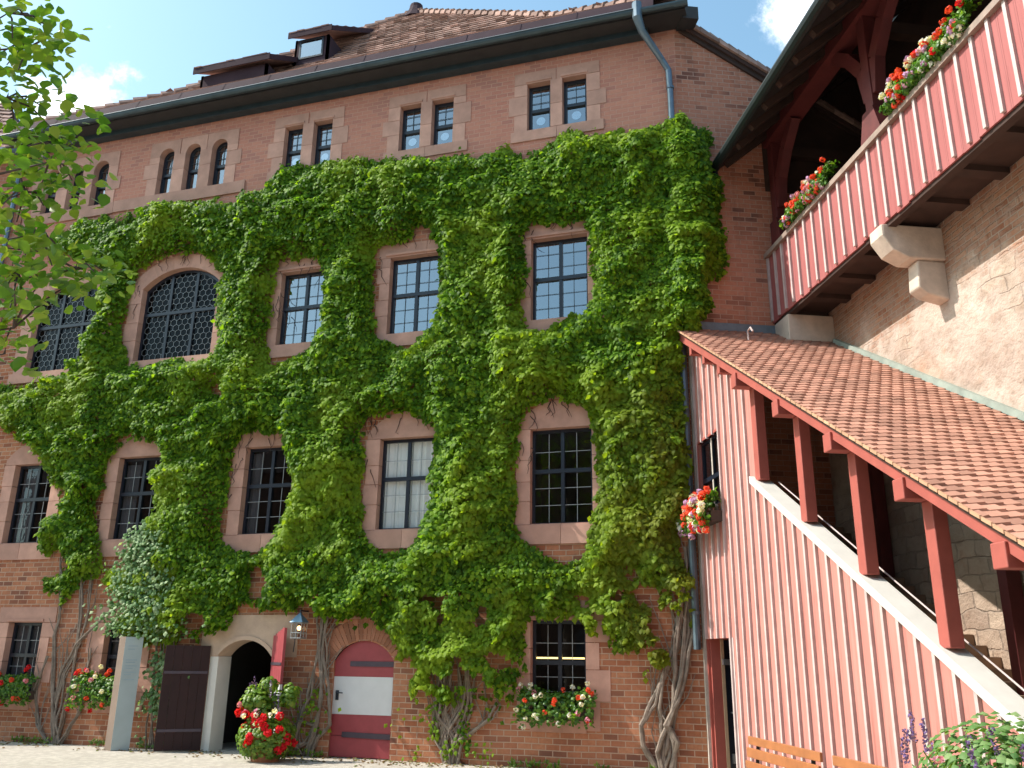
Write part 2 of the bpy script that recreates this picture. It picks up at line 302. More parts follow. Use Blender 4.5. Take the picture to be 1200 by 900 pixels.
# ------------------------------------------------------------------ mesh builder and things
ROOT = {}
def root_of(o):
    while o.parent: o = o.parent
    return o
class MB:
    def __init__(s, fr=F): s.v = []; s.f = []; s.fr = fr
    def add(s, vs, fs):
        n = len(s.v); s.v += [s.fr(*v) for v in vs]; s.f += [tuple(n+i for i in f) for f in fs]; return s
    def raw(s, vs, fs):
        n = len(s.v); s.v += [Vector(v) for v in vs]; s.f += [tuple(n+i for i in f) for f in fs]; return s
    def box(s, a, b, sh=None):      # a, b opposite corners; sh(x,y,z)->extra z
        vs = [(x, y, z) for x in (a[0], b[0]) for y in (a[1], b[1]) for z in (a[2], b[2])]
        if sh: vs = [(x, y, z+sh(x, y, z)) for x, y, z in vs]
        return s.add(vs, [(0,1,3,2),(4,6,7,5),(0,4,5,1),(2,3,7,6),(0,2,6,4),(1,5,7,3)])
    def prism(s, out, y0, y1, holes=(), ax=1, back=True):   # polygon in (a, z) extruded along the middle axis (ax=1) or the first (ax=0)
        loops = [list(out)] + [list(h) for h in holes]
        flat = [p for l in loops for p in l]; tri = tessellate_polygon([[Vector((p[0], p[1], 0)) for p in l] for l in loops])
        n = len(flat)
        P = (lambda p, y: (p[0], y, p[1])) if ax == 1 else (lambda p, y: (y, p[0], p[1]))
        vs = [P(p, y0) for p in flat] + [P(p, y1) for p in flat]
        fs = [tuple(t) for t in tri] + ([tuple(n+i for i in reversed(t)) for t in tri] if back else [])
        k = 0
        for l in loops:
            q = len(l)
            for i in range(q): a, b = k+i, k+(i+1) % q; fs.append((a, b, n+b, n+a))
            k += q
        return s.add(vs, fs)
    def sheet(s, out, y, holes=()):
        loops = [list(out)] + [list(h) for h in holes]; flat = [p for l in loops for p in l]
        tri = tessellate_polygon([[Vector((p[0], p[1], 0)) for p in l] for l in loops])
        return s.add([(p[0], y, p[1]) for p in flat], [tuple(t) for t in tri])
    def tube(s, pts, r, n=8, cap=True):
        P = [s.fr(*p) if not isinstance(p, Vector) else p for p in pts]; rs = r if isinstance(r, (list, tuple)) else [r]*len(P)
        base = len(s.v); up = None
        for i, p in enumerate(P):
            t = (P[min(i+1, len(P)-1)] - P[max(i-1, 0)]).normalized()
            if up is None: up = Vector((0, 0, 1)) if abs(t.z) < .9 else Vector((1, 0, 0))
            a = t.cross(up).normalized(); b = a.cross(t).normalized(); up = b
            for k in range(n):
                c = 2*math.pi*k/n; s.v.append(p + a*math.cos(c)*rs[i] + b*math.sin(c)*rs[i])
        for i in range(len(P)-1):
            for k in range(n):
                a = base+i*n+k; b = base+i*n+(k+1) % n; s.f.append((a, b, b+n, a+n))
        if cap: s.f.append(tuple(base+k for k in range(n))); s.f.append(tuple(base+(len(P)-1)*n+k for k in reversed(range(n))))
        return s
    def beam(s, p, q, w, h, up=(0, 0, 1)):    # rectangular bar from p to q
        p, q = s.fr(*p), s.fr(*q); t = (q-p).normalized(); u = Vector(up); a = t.cross(u).normalized(); b = a.cross(t).normalized()
        vs = [e + a*(i*w/2) + b*(j*h/2) for e in (p, q) for i in (-1, 1) for j in (-1, 1)]
        return s.raw(vs, [(0,1,3,2),(4,6,7,5),(0,4,5,1),(2,3,7,6),(0,2,6,4),(1,5,7,3)])
    def build(s, name, mat, parent=None, fix=True, bevel=0, smooth=False):
        me = bpy.data.meshes.new(name); o = bpy.data.objects.new(name, me)
        off = ROOT[root_of(parent).name] if parent else Vector((0, 0, 0))
        me.from_pydata([tuple(v*K - off) for v in s.v], [], s.f); me.materials.append(MATS[mat])
        if fix:
            b = bmesh.new(); b.from_mesh(me); bmesh.ops.recalc_face_normals(b, faces=b.faces); b.to_mesh(me); b.free()
        if smooth:
            for p in me.polygons: p.use_smooth = True
        COL.objects.link(o)
        if parent: o.parent = parent
        if bevel:
            md = o.modifiers.new('b', 'BEVEL'); md.width = bevel*K; md.segments = 2; md.limit_method = 'ANGLE'; md.angle_limit = R(50)
        return o
def thing(name, label, cat, loc, group=None):
    o = bpy.data.objects.new(name, None); o.empty_display_size = .2; COL.objects.link(o)
    o.location = Vector(loc)*K; ROOT[o.name] = Vector(loc)*K
    o['label'] = label; o['category'] = cat
    if group: o['group'] = group
    return o
def part_label(o, label): o['label'] = label; return o
def npmesh(name, V, Fc, mat, parent):       # V (n,3) survey units, Fc (m,k) faces
    me = bpy.data.meshes.new(name); o = bpy.data.objects.new(name, me)
    off = np.array(ROOT[root_of(parent).name]) if parent else np.zeros(3)
    V = V*K - off; k = Fc.shape[1]
    me.vertices.add(len(V)); me.vertices.foreach_set('co', V.astype(np.float32).ravel())
    me.loops.add(Fc.size); me.loops.foreach_set('vertex_index', Fc.astype(np.int32).ravel())
    me.polygons.add(len(Fc)); me.polygons.foreach_set('loop_start', np.arange(0, Fc.size, k, dtype=np.int32))
    me.update(calc_edges=True); me.validate(); me.materials.append(MATS[mat]); COL.objects.link(o)
    if parent: o.parent = parent
    return o
def unit(a): return a/np.maximum(np.linalg.norm(a, axis=-1, keepdims=True), 1e-9)
def leaves(name, P, Nn, T, size, mat, parent, wide=.45, fold=.18):
    """one folded pointed leaf per point: stalk at P, tip along T, face towards Nn"""
    Nn = unit(Nn); T = unit(T - Nn*np.sum(T*Nn, -1, keepdims=True)); S = np.cross(T, Nn); s = size[:, None]
    b = P; t = P + T*s - Nn*s*.12; l = P + T*s*.42 - S*s*wide + Nn*s*(-fold*.5); r = P + T*s*.42 + S*s*wide + Nn*s*(-fold*.5)
    mid = P + T*s*.5 + Nn*s*fold
    V = np.stack([b, l, t, r, mid], 1).reshape(-1, 3); n = len(P); k = np.arange(n)[:, None]*5
    Fc = np.concatenate([k+np.array([0, 4, 1]), k+np.array([1, 4, 2]), k+np.array([2, 4, 3]), k+np.array([3, 4, 0])], 0)
    return npmesh(name, V, Fc, mat, parent)
def inpoly(x, z, poly):
    ins = np.zeros(len(x), bool); p = np.array(poly); q = np.roll(p, -1, 0)
    for (x0, z0), (x1, z1) in zip(p, q):
        if z0 == z1: continue
        c = ((z0 > z) != (z1 > z)) & (x < (x1-x0)*(z-z0)/(z1-z0)+x0); ins ^= c
    return ins
def polydist(x, z, poly):
    d = np.full(len(x), 1e9); p = np.array(poly); q = np.roll(p, -1, 0)
    for a, b in zip(p, q):
        ab = b-a; t = np.clip(((x-a[0])*ab[0]+(z-a[1])*ab[1])/max(ab@ab, 1e-9), 0, 1)
        d = np.minimum(d, np.hypot(x-a[0]-t*ab[0], z-a[1]-t*ab[1]))
    return d
_g = np.random.default_rng(5).random((64, 64, 8))
def vnoise(x, z, f, ch=0):      # smooth value noise in 0..1
    x = np.asarray(x)*f+100; z = np.asarray(z)*f+100; i = np.floor(x).astype(int); j = np.floor(z).astype(int); a = x-i; b = z-j
    a = a*a*(3-2*a); b = b*b*(3-2*b); g = _g[:, :, ch]
    v = lambda p, q: g[p % 64, q % 64]
    return (v(i, j)*(1-a)+v(i+1, j)*a)*(1-b)+(v(i, j+1)*(1-a)+v(i+1, j+1)*a)*b
IVY=[(-19.29,9.22),(-18.82,9.16),(-18.04,9.12),(-17.75,9.15),(-16.72,9.38),(-16.7,9.72),(-16.32,9.84),(-16.35,10.44),(-16.16,10.92),(-16.22,11.6),(-15.95,12.47),(-17.21,12.87),(-17.68,13.1),(-18.45,13.39),(-18.01,13.8),(-17.27,14.11),(-16.69,14.24),(-15.76,14.05),(-15.25,13.95),(-15.09,14.22),(-14.51,14.19),(-14.13,14.13),(-13.95,14.29),(-13.2,14.12),(-12.79,13.98),(-12.08,13.95),(-11.65,14.23),(-11.38,14.18),(-11.04,14.26),(-10.97,14.56),(-10.46,14.74),(-9.68,14.69),(-9.16,14.65),(-8.5,14.59),(-7.65,14.45),(-7.17,14.44),(-6.69,14.48),(-6.21,14.32),(-5.74,14.39),(-5.28,14.24),(-4.82,14.28),(-4.53,14.23),(-4.08,14.22),(-3.79,13.98),(-3.36,14.07),(-3.05,14.28),(-2.62,14.42),(-2.07,14.27),(-1.65,14.12),(-1.37,14.09),(-0.95,14.18),(-0.55,14.22),(-0.03,14.13),(0.75,14.03),(0.82,13.79),(0.61,13.51),(0.69,12.91),(0.87,12.66),(0.91,12.13),(0.82,11.8),(0.87,11.37),(0.78,10.55),(0.43,10.1),(0.41,9.43),(0.12,9.07),(-0.04,8.79),(-0.02,8.1),(-0.05,5.92),(-0.03,4.98),(-0,4.12),(-0,3.42),(-0.19,2.61),(-0.26,2.93),(-0.7,2.57),(-0.59,2.35),(-0.68,2.07),(-1.33,1.9),(-1.37,2.24),(-1.52,2.39),(-1.98,2.57),(-2.13,2.8),(-2.38,2.75),(-2.58,2.92),(-3.29,2.99),(-3.49,3.23),(-3.64,3.07),(-3.65,2.59),(-3.61,2.09),(-3.74,1.75),(-3.93,1.53),(-3.97,1.33),(-4.28,1.14),(-4.46,1.16),(-4.84,1.31),(-5.12,1.27),(-5.41,1.33),(-5.78,1.15),(-6.14,1.23),(-6.25,1.45),(-6,1.66),(-6.01,1.92),(-6.32,2.09),(-6.58,2.17),(-6.64,2.49),(-6.76,2.79),(-7.28,2.85),(-7.48,2.81),(-7.92,2.98),(-8.3,2.98),(-8.63,3.13),(-9.3,3.22),(-9.66,3.04),(-10.01,3.23),(-10.81,3.19),(-10.98,2.94),(-10.8,2.81),(-10.94,2.62),(-11.52,2.62),(-11.58,2.39),(-12.25,2.34),(-13.54,2.35),(-13.75,2.59),(-13.89,2.99),(-13.71,3.39),(-14.11,3.49),(-14.55,4.07),(-14.22,4.11),(-13.72,4.16),(-13.55,4.62),(-13.39,4.72),(-13.49,5.03),(-13.47,5.39),(-13.26,5.51),(-13.53,6.39),(-13.25,6.75),(-13.25,7.03),(-13.69,7.37),(-14.5,7.49),(-14.85,7.33),(-15.03,6.84),(-15.19,5.8),(-15.14,5.15),(-14.82,4.58),(-14.63,4.22),(-14.85,4.02),(-14.89,3.81),(-15.53,3.88),(-15.52,3.46),(-15.83,3.4),(-15.9,3.65),(-16.36,3.68),(-16.5,3.93),(-15.97,3.99),(-15.87,4.24),(-15.98,4.67),(-16.65,4.62),(-16.82,4.91),(-16.76,5.51),(-16.22,5.55),(-16.3,6.23),(-16.68,6.47),(-17.07,6.95),(-17.34,7.27),(-18.17,7.65),(-18.17,8.03),(-19.04,8.19)]
HOLES=[[(-14.9,9.47),(-15.28,10.33),(-15.24,11.08),(-15.24,11.74),(-14.97,12.32),(-14.26,12.65),(-13.16,12.68),(-12.57,12.35),(-12.08,11.86),(-12.24,11.48),(-12.21,10.65),(-12,9.68),(-12.18,9.46),(-12.97,9.51),(-13.43,9.58),(-14.02,9.39),(-14.46,9.31)],
[(-10.52,9.24),(-10.64,9.94),(-10.58,11.67),(-10.5,12.08),(-9.86,12.07),(-9.31,12),(-9.14,11.49),(-9.06,10.87),(-9.03,10.24),(-9.15,9.64),(-9.6,9.32),(-10.31,9.11)],
[(-7.58,9.57),(-7.72,11.02),(-7.83,11.97),(-7.51,12.16),(-6.74,12.13),(-6.59,12.51),(-6.22,12.39),(-5.99,11.72),(-5.85,11.08),(-5.91,10.51),(-6.02,9.77),(-6.37,9.36),(-6.74,9.16),(-7.27,9.45)],
[(-3.77,9.62),(-3.86,10.18),(-3.72,10.82),(-3.77,11.81),(-3.67,12.2),(-2.23,12.04),(-2.17,11.5),(-2.12,10.62),(-2.2,9.72),(-2.8,9.51),(-2.94,9.42),(-3.26,9.31),(-3.67,9.46)],
[(-11.34,4.62),(-11.38,5.45),(-11.34,6.5),(-11.29,7.01),(-11.01,7.32),(-10.61,7.42),(-9.88,7.36),(-9.78,7.05),(-9.58,6.28),(-9.5,5.87),(-9.66,5.26),(-9.82,4.99),(-9.84,4.73),(-10.05,4.57),(-10.42,4.4),(-10.89,4.39)],
[(-7.56,4.8),(-7.72,5.45),(-7.69,6.31),(-7.8,7.22),(-7.6,7.63),(-6.95,7.71),(-6.35,7.6),(-5.91,7.3),(-5.86,6.7),(-5.94,6.03),(-5.97,5.39),(-6.09,4.87),(-6.4,4.45),(-6.69,4.3),(-7.02,4.37),(-7.39,4.53)],
[(-3.9,4.94),(-3.94,6.26),(-3.79,7.22),(-3.6,7.66),(-3.06,7.8),(-2.48,7.58),(-2.17,7.25),(-2.09,6.67),(-2.03,6.02),(-2.12,4.93),(-2.21,4.7),(-2.31,4.3),(-2.51,4.05),(-2.88,4.01),(-3.25,4.14),(-3.44,4.43),(-3.76,4.62)],
[(-12.18,8.7),(-11.97,8.79),(-11.64,8.61),(-11.66,8.36),(-12.02,8.46)],
[(-1.69,3.99),(-1.47,4.05),(-1.25,3.91),(-1.31,3.67),(-1.6,3.69)],
[(-1.49,3.47),(-1.22,3.64),(-0.88,3.56),(-0.77,3.36),(-0.89,3.13),(-1.41,3.15)],
[(-0.44,4.56),(-0.06,4.62),(-0.05,3.92),(-0.35,3.89),(-0.42,4.3)],
[(-10.39,4.1),(-10.16,4.14),(-9.95,3.9),(-9.94,3.36),(-10.23,3.3),(-10.37,3.56)],
[(-2.65,3.45),(-2.25,3.48),(-2.24,3.17),(-2.54,3.09)]]
TWIGS=[(-2.83,-14.86,6.02),(-2.91,-14.67,6.16),(-3.37,-14.17,6.6),(-3.12,-14.28,6.41),(-2.8,-14.82,5.85),(-3.05,-14.48,6.1),(-3.19,-14.56,6.03),(-2.72,-14.6,5.94),(-3.41,-14.34,6.13),(-2.78,-14.75,5.66),(-3.06,-14.56,5.63),(-3.11,-14.39,5.74),(-2.96,-14.37,5.67),(-3.2,-14.37,5.61),(-3.19,-14.07,5.74),(-3.31,-13.82,5.74),(-2.68,-14.33,5.35),(-2.99,-14.01,5.63),(-3.21,-14.18,5.6),(-2.89,-14.55,5.22),(-2.5,-14.63,5.01),(-3.31,-13.78,5.54),(-2.67,-14.29,5.1),(-2.8,-14.4,5.04),(-3.39,-14.02,5.52),(-3.1,-14.25,5.1),(-2.92,-14.25,4.97),(-3.33,-14.18,5.31),(-2.66,-14.76,4.67),(-3.22,-14.17,4.93),(-2.85,-14.34,4.7),(-2.52,-14.49,4.52),(-3.12,-14.14,4.68),(-3.2,-13.74,4.87),(-2.61,-14.38,4.43),(-2.88,-13.93,4.64),(-2.52,-14.13,4.49),(-2.82,-13.67,4.7),(-2.97,-13.86,4.62),(-2.79,-14.56,4.49),(-3.29,-14.02,4.62),(-3.05,-14.06,4.54),(-3.19,-14.17,4.45),(-3.25,-13.99,4.43),(-2.93,-14.34,4.17),(-3.2,-14.05,4.19),(-3.33,-13.98,4.13),(-2.63,-14.59,4.15),(-3.02,-13.7,4.7),(-2.82,-14.28,4.33),(-2.96,-14.29,3.9)]
plain('voussoir', (.36, .16, .10), .9, .15, 6, bumps=.4, isl=.25, spec=.2)

# ------------------------------------------------------------------ ground
g = MB(); g.add([(-220, -220, 0), (220, -220, 0), (220, 220, 0), (-220, 220, 0)], [(0, 1, 2, 3)])
gr = g.build('ground', 'gravel', fix=False); gr['kind'] = 'structure'

# ------------------------------------------------------------------ the ivy-clad house
house = thing('brick_house', 'four storey red brick castle house overgrown with green climbing vine, tall tiled roof with dormers', 'building', (-9.8, 0, 0))
def arch(x0, x1, z0, z1, rise=0, n=12):
    o = [(x0, z0), (x1, z0)]
    if rise <= 0: return o + [(x1, z1), (x0, z1)]
    c = (x1-x0)/2; r = (c*c+rise*rise)/(2*rise); cz = z1-r; cx = (x0+x1)/2; a0 = math.asin(min(1, c/r))
    if rise > c: a0 = math.pi-a0
    return o + [(cx+r*math.sin(a0-2*a0*i/n), cz+r*math.cos(a0-2*a0*i/n)) for i in range(n+1)]
def arcpts(x0, x1, z1, rise, n, grow=0):
    c = (x1-x0)/2; r = (c*c+rise*rise)/(2*rise); cz = z1-r; cx = (x0+x1)/2; a0 = math.asin(min(1, c/r))
    return [(cx+(r+grow)*math.sin(-a0+2*a0*i/n), cz+(r+grow)*math.cos(-a0+2*a0*i/n)) for i in range(n+1)]
HOLES_WALL = []
def grow(o, g=.03):
    cx = sum(p[0] for p in o)/len(o); cz = sum(p[1] for p in o)/len(o)
    return [(x+(g if x > cx else -g), z+(g if z > cz else -g)) for x, z in o]
DP = .30
def jamb(mb, x0, x1, z0, z1, longs=None, side=-1):
    """a stack of stone blocks between x0..x1; every second one reaches out by 'longs'"""
    z = z0; i = 0
    while z < z1-.02:
        h = min(.42+.2*random.random(), z1-z)
        if z1-z-h < .2: h = z1-z
        e = (longs or .06) if i % 2 else 0
        a, b = (x0-e, x1) if side < 0 else (x0, x1+e)
        mb.box((a, -.014-.006*random.random(), z+.006), (b, DP, z+h-.006)); z += h; i += 1
def glazing(par, x0, x1, z0, z1, rise, cols, trans, lead, glass, fw=.065, yy=.17, fr=F):
    """window frame (part) with panes and leading (sub-parts)"""
    f = MB(fr); inner = arch(x0+fw, x1-fw, z0+fw, z1-fw, max(0, rise-.01))
    f.prism(arch(x0, x1, z0, z1, rise), yy, yy+.07, [inner])
    xs = [x0+(x1-x0)*i/cols for i in range(1, cols)]
    zt = z0+(z1-z0)*trans if trans else None
    for x in xs: f.box((x-.04, yy-.01, z0+fw), (x+.04, yy+.06, z1-fw-(0 if not rise else rise*.25*(2*abs(x-(x0+x1)/2)/(x1-x0)))))
    if zt: f.box((x0+fw, yy-.02, zt-.045), (x1-fw, yy+.05, zt+.045))
    fo = f.build('window', 'iron_frame', par)
    q = MB(fr); q.sheet(inner, yy+.04); q.build('pane', glass, fo, fix=False)
    l = MB(fr); th = .006
    edges = [x0+fw]+xs+[x1-fw]
    if lead == 'grid':
        for a, b in zip(edges, edges[1:]):
            xm = (a+b)/2; l.box((xm-th, yy+.015, z0+fw), (xm+th, yy+.03, z1-fw-.02-rise*.6))
            segs = [(z0+fw, zt, 3), (zt, z1-fw, 2)] if zt else [(z0, z1, 3)]
            for c, d, n in segs:
                for i in range(1, n): z = c+(d-c)*i/n; l.box((a, yy+.012, z-th), (b, yy+.026, z+th))
    elif lead == 'fine':
        for a, b in zip(edges, edges[1:]):
            for i in range(1, 2): xm = a+(b-a)*i/2; l.box((xm-.003, yy+.015, z0+fw), (xm+.003, yy+.03, z1-fw-rise*.7))
            n = int((z1-z0)/.33)
            for i in range(1, n): z = z0+(z1-z0-rise*.5)*i/n; l.box((a, yy+.012, z-.003), (b, yy+.026, z+.003))
    elif lead == 'hex':
        r = .105; dx = r*math.sqrt(3); dz = r*1.5
        for j in range(int((z1-z0)/dz)+2):
            for i in range(int((x1-x0)/dx)+2):
                cx = x0+i*dx+(dx/2 if j % 2 else 0); cz = z0+j*dz
                P = [(cx+r*math.sin(math.pi/3*k), cz+r*math.cos(math.pi/3*k)) for k in range(6)]
                for k in (0, 1, 2):
                    a, b = P[k], P[(k+1) % 6]; mx = [(a[0]+b[0])/2], [(a[1]+b[1])/2]
                    if inpoly(np.array(mx[0]), np.array(mx[1]), inner)[0]: l.beam((a[0], yy+.02, a[1]), (b[0], yy+.02, b[1]), .007, .007, (0, 1, 0))
    if lead == 'roundel' or lead == 'roundel_only':
        n = 2 if not zt else 1
        for a, b in zip(edges, edges[1:]):
            xm = (a+b)/2; l.box((xm-.005, yy+.015, zt), (xm+.005, yy+.03, z1-fw-rise*.3))
            for i in range(1, 3): z = zt+(z1-zt)*i/3; l.box((a, yy+.012, z-.005), (b, yy+.026, z+.005))
            zc = (z0+fw+zt)/2; rr = min((b-a)/2, (zt-z0)/2)*.52
            if not rise:
                d = MB(fr); d.sheet([(xm+rr*math.cos(t*math.pi/8), zc+rr*math.sin(t*math.pi/8)) for t in range(16)], yy+.034); d.build('roundel', 'glass_roundel', fo, fix=False)
    if l.v: l.build('leading', 'leading' if lead in ('grid', 'hex') else 'lead_dark', fo)
    return fo
def curtain(fo, x0, x1, z0, z1, mat='curtain', y=.27):
    c = MB(); n = max(4, int((x1-x0)/.05)); vs = []; fs = []
    for i in range(n+1):
        x = x0+(x1-x0)*i/n; yy = y+.02*math.sin(i*2.1)+.01*random.random()
        vs += [(x, yy, z0), (x, yy, z1)]
    for i in range(n): fs.append((2*i, 2*i+2, 2*i+3, 2*i+1))
    c.add(vs, fs); c.build('curtain', mat, fo, fix=False)

# --- attic row: coupled rectangular and arched lights in stone surrounds
def attic(lights, rise, glass, sillto=None):
    x0, x1 = lights[0][0], lights[-1][1]; z0, z1 = lights[0][2], lights[0][3]
    s = MB()
    jamb(s, x0-.34, x0, z0, z1+(0 if not rise else .0), .15, -1); jamb(s, x1, x1+.34, z0, z1, .15, 1)
    for (a, b) in zip(lights, lights[1:]):
        s.box((a[1]+.003, -.03, z0+.01), (b[0]-.003, DP-.02, (z0+z1)/2-.02)); s.box((a[1]+.003, -.03, (z0+z1)/2-.01), (b[0]-.003, DP-.02, z1-rise-.004))
    if rise:     # head blocks cut to the arches
        for (a, b, c, d) in lights:
            la = (a-.34 if a == x0 else a-.19); lb = (b+.34 if b == x1 else b+.19)
            ap = arcpts(a, b, z1, rise*.999, 12)
            s.prism([(la+.004, z1-rise+.0), (a, z1-rise)] + ap[1:-1] + [(b, z1-rise), (lb-.004, z1-rise), (lb-.004, z1+.24), (la+.004, z1+.24)], -.022, DP-.01)
            hood = MB()
    else:
        for (a, b, c, d) in lights:
            la = (a-.34 if a == x0 else a-.15); lb = (b+.34 if b == x1 else b+.15)
            s.box((la+.004, -.02, z1+.005), (lb-.004, DP, z1+.34))
            s.box((a-.03, -.045, z1+.04), (b+.03, -.02, z1+.10))
    if sillto: s.box((sillto[0], -.05, z0-.36), (sillto[1], DP, z0-.006))
    else: s.box((x0-.42, -.035, z0-.3), ((x0+x1)/2-.004, DP, z0-.006)); s.box(((x0+x1)/2+.004, -.035, z0-.3), (x1+.42, DP, z0-.006))
    s.build('window_surround', 'sandstone', house)
    for (a, b, c, d) in lights:
        o = arch(a, b, c, d, rise); HOLES_WALL.append(grow(o))
        glazing(house, a, b, c, d, rise, 1, .47, 'roundel', glass, fw=.075)
attic([(-3.76,-3.15,14.75,16.12),(-2.84,-2.22,14.75,16.12)], 0, 'glass_sky')
attic([(-7.29,-6.69,14.78,16.14),(-6.37,-5.77,14.78,16.14)], 0, 'glass_sky')
attic([(-10.79,-10.22,14.78,16.15),(-9.88,-9.31,14.78,16.15)], 0, 'glass_sky')
attic([(-14.92,-14.42,14.67,16.16),(-14.02,-13.52,14.67,16.16),(-13.13,-12.63,14.67,16.16)], .249, 'glass_sky', (-16.3,-11.9))
attic([(-19.05,-18.55,14.65,16.15),(-18.14,-17.64,14.65,16.15),(-17.24,-16.72,14.65,16.15)], .249, 'glass_sky', (-19.6,-16.31))
# --- second floor: tall lights
def tall(x0, x1, z0, z1, glass, lead='grid', tr=.52, jw=.27):
    s = MB(); jamb(s, x0-jw, x0, z0, z1, .07, -1); jamb(s, x1, x1+jw, z0, z1, .07, 1)
    s.box((x0-jw-.05, -.02, z1+.006), ((x0+x1)/2+.3, DP, z1+.36)); s.box(((x0+x1)/2+.312, -.016, z1+.006), (x1+jw+.05, DP, z1+.36))
    s.box((x0-.12, -.06, z1+.05), (x1+.12, -.018, z1+.11))
    s.box((x0-jw-.1, -.05, z0-.34), (x1+jw+.1, DP, z0-.006))
    s.build('window_surround', 'sandstone', house); HOLES_WALL.append(grow(arch(x0, x1, z0, z1)))
    return glazing(house, x0, x1, z0, z1, 0, 2, tr, lead, glass)
tall(-3.63,-2.26,9.62,11.70,'glass_sky','fine'); tall(-7.32,-5.97,9.64,11.70,'glass_sky','fine'); tall(-10.43,-9.08,9.65,11.67,'glass_sky','fine')
def bigarch(x0, x1, z0, z1, rise, glass, cols=3):
    s = MB(); jw = .40; jamb(s, x0-jw, x0, z0, z1-rise, .04, -1); jamb(s, x1, x1+jw, z0, z1-rise, .04, 1)
    n = 5; ap = arcpts(x0, x1, z1, rise, n*4); aq = arcpts(x0, x1, z1, rise, n*4, .40)
    for i in range(n):
        seg = ap[i*4:i*4+5]; sg = aq[i*4:i*4+5][::-1]
        if i == 0: sg[-1] = (x0-jw, z1-rise+.0); sg.insert(-1, (x0-jw, z1-rise+.2))
        if i == n-1: sg[0] = (x1+jw, z1-rise); sg.insert(1, (x1+jw, z1-rise+.2))
        s.prism(seg+sg, -.02-.004*(i % 2), DP)
    s.box((x0-jw-.08, -.06, z0-.3), (x1+jw+.08, DP, z0-.006))
    s.build('window_surround', 'sandstone', house); HOLES_WALL.append(grow(arch(x0, x1, z0, z1, rise)))
    return glazing(house, x0, x1, z0, z1, rise, cols, .53, 'hex', glass, fw=.07)
bigarch(-14.82,-12.38,9.60,12.22,.50,'glass_dim'); bigarch(-18.5,-16.1,9.58,12.2,.50,'glass_dim')
# --- first floor: lights under arched stone lintels
def lintelled(x0, x1, z0, z1, glass, jw=.33, top=.64):
    s = MB(); jamb(s, x0-jw, x0, z0, z1, .03, -1); jamb(s, x1, x1+jw, z0, z1, .03, 1)
    ap = arcpts(x0-jw, x1+jw, z1+top, top-.14, 14)[::-1]
    s.prism([(x0-jw, z1+.006), (x1+jw, z1+.006)] + ap, -.018, DP)
    s.box((x0-jw-.06, -.05, z0-.42), ((x0+x1)/2-.004, DP, z0-.006)); s.box(((x0+x1)/2+.004, -.046, z0-.42), (x1+jw+.06, DP, z0-.006))
    s.box((x0-.02, -.005, z0-.001), (x1+.02, .14, z0+.02))
    s.build('window_surround', 'sandstone', house); HOLES_WALL.append(grow(arch(x0, x1, z0, z1)))
    return glazing(house, x0, x1, z0, z1, 0, 2, .56, 'grid', glass)
lintelled(-3.62,-2.22,4.86,7.0,'glass_clear')
w_ = lintelled(-7.31,-5.95,4.85,7.0,'glass_clear'); curtain(w_, -7.28, -5.98, 4.88, 6.97)
w_ = lintelled(-10.96,-9.60,4.84,7.0,'glass_old'); curtain(w_, -10.93, -10.62, 4.9, 6.9, 'blind_grey')
w_ = lintelled(-14.76,-13.40,4.82,6.95,'glass_old'); curtain(w_, -14.7, -14.3, 4.9, 6.8, 'blind_grey')
w_ = lintelled(-18.18,-16.85,4.80,6.93,'glass_old'); curtain(w_, -18.1, -17.6, 4.85, 6.8, 'blind_grey')
# --- ground floor
def lowwin(x0, x1, z0, z1, glass):
    s = MB(); jamb(s, x0-.28, x0, z0-.38, z1, .22, -1); jamb(s, x1, x1+.28, z0-.38, z1, .22, 1)
    s.box((x0-.34, -.02, z1+.006), (x1+.4, DP, z1+.38)); s.box((x0-.04, -.05, z1+.03), (x1+.04, -.018, z1+.08))
    s.box((x0+.003, -.03, z0-.42), (x1-.003, DP, z0-.006))
    s.build('window_surround', 'sandstone', house); HOLES_WALL.append(grow(arch(x0, x1, z0, z1)))
    return glazing(house, x0, x1, z0, z1, 0, 2, .52, 'grid', glass)
w_ = lowwin(-3.59,-2.41,1.10,2.86,'glass_clear')
w_ = lowwin(-14.42,-13.35,1.15,2.80,'glass_old'); curtain(w_, -14.4, -13.38, 1.2, 2.75, 'blind_grey')
w_ = lowwin(-17.45,-16.38,1.15,2.80,'glass_old'); curtain(w_, -17.4, -16.4, 1.2, 2.75, 'blind_grey')
# strip lamp burning in the room behind the right ground floor window
lamp = MB(); lamp.box((-4.3, 1.2, 2.09), (-2.2, 1.23, 2.125)); lamp.build('shelf_lamp', 'tube_light', house)
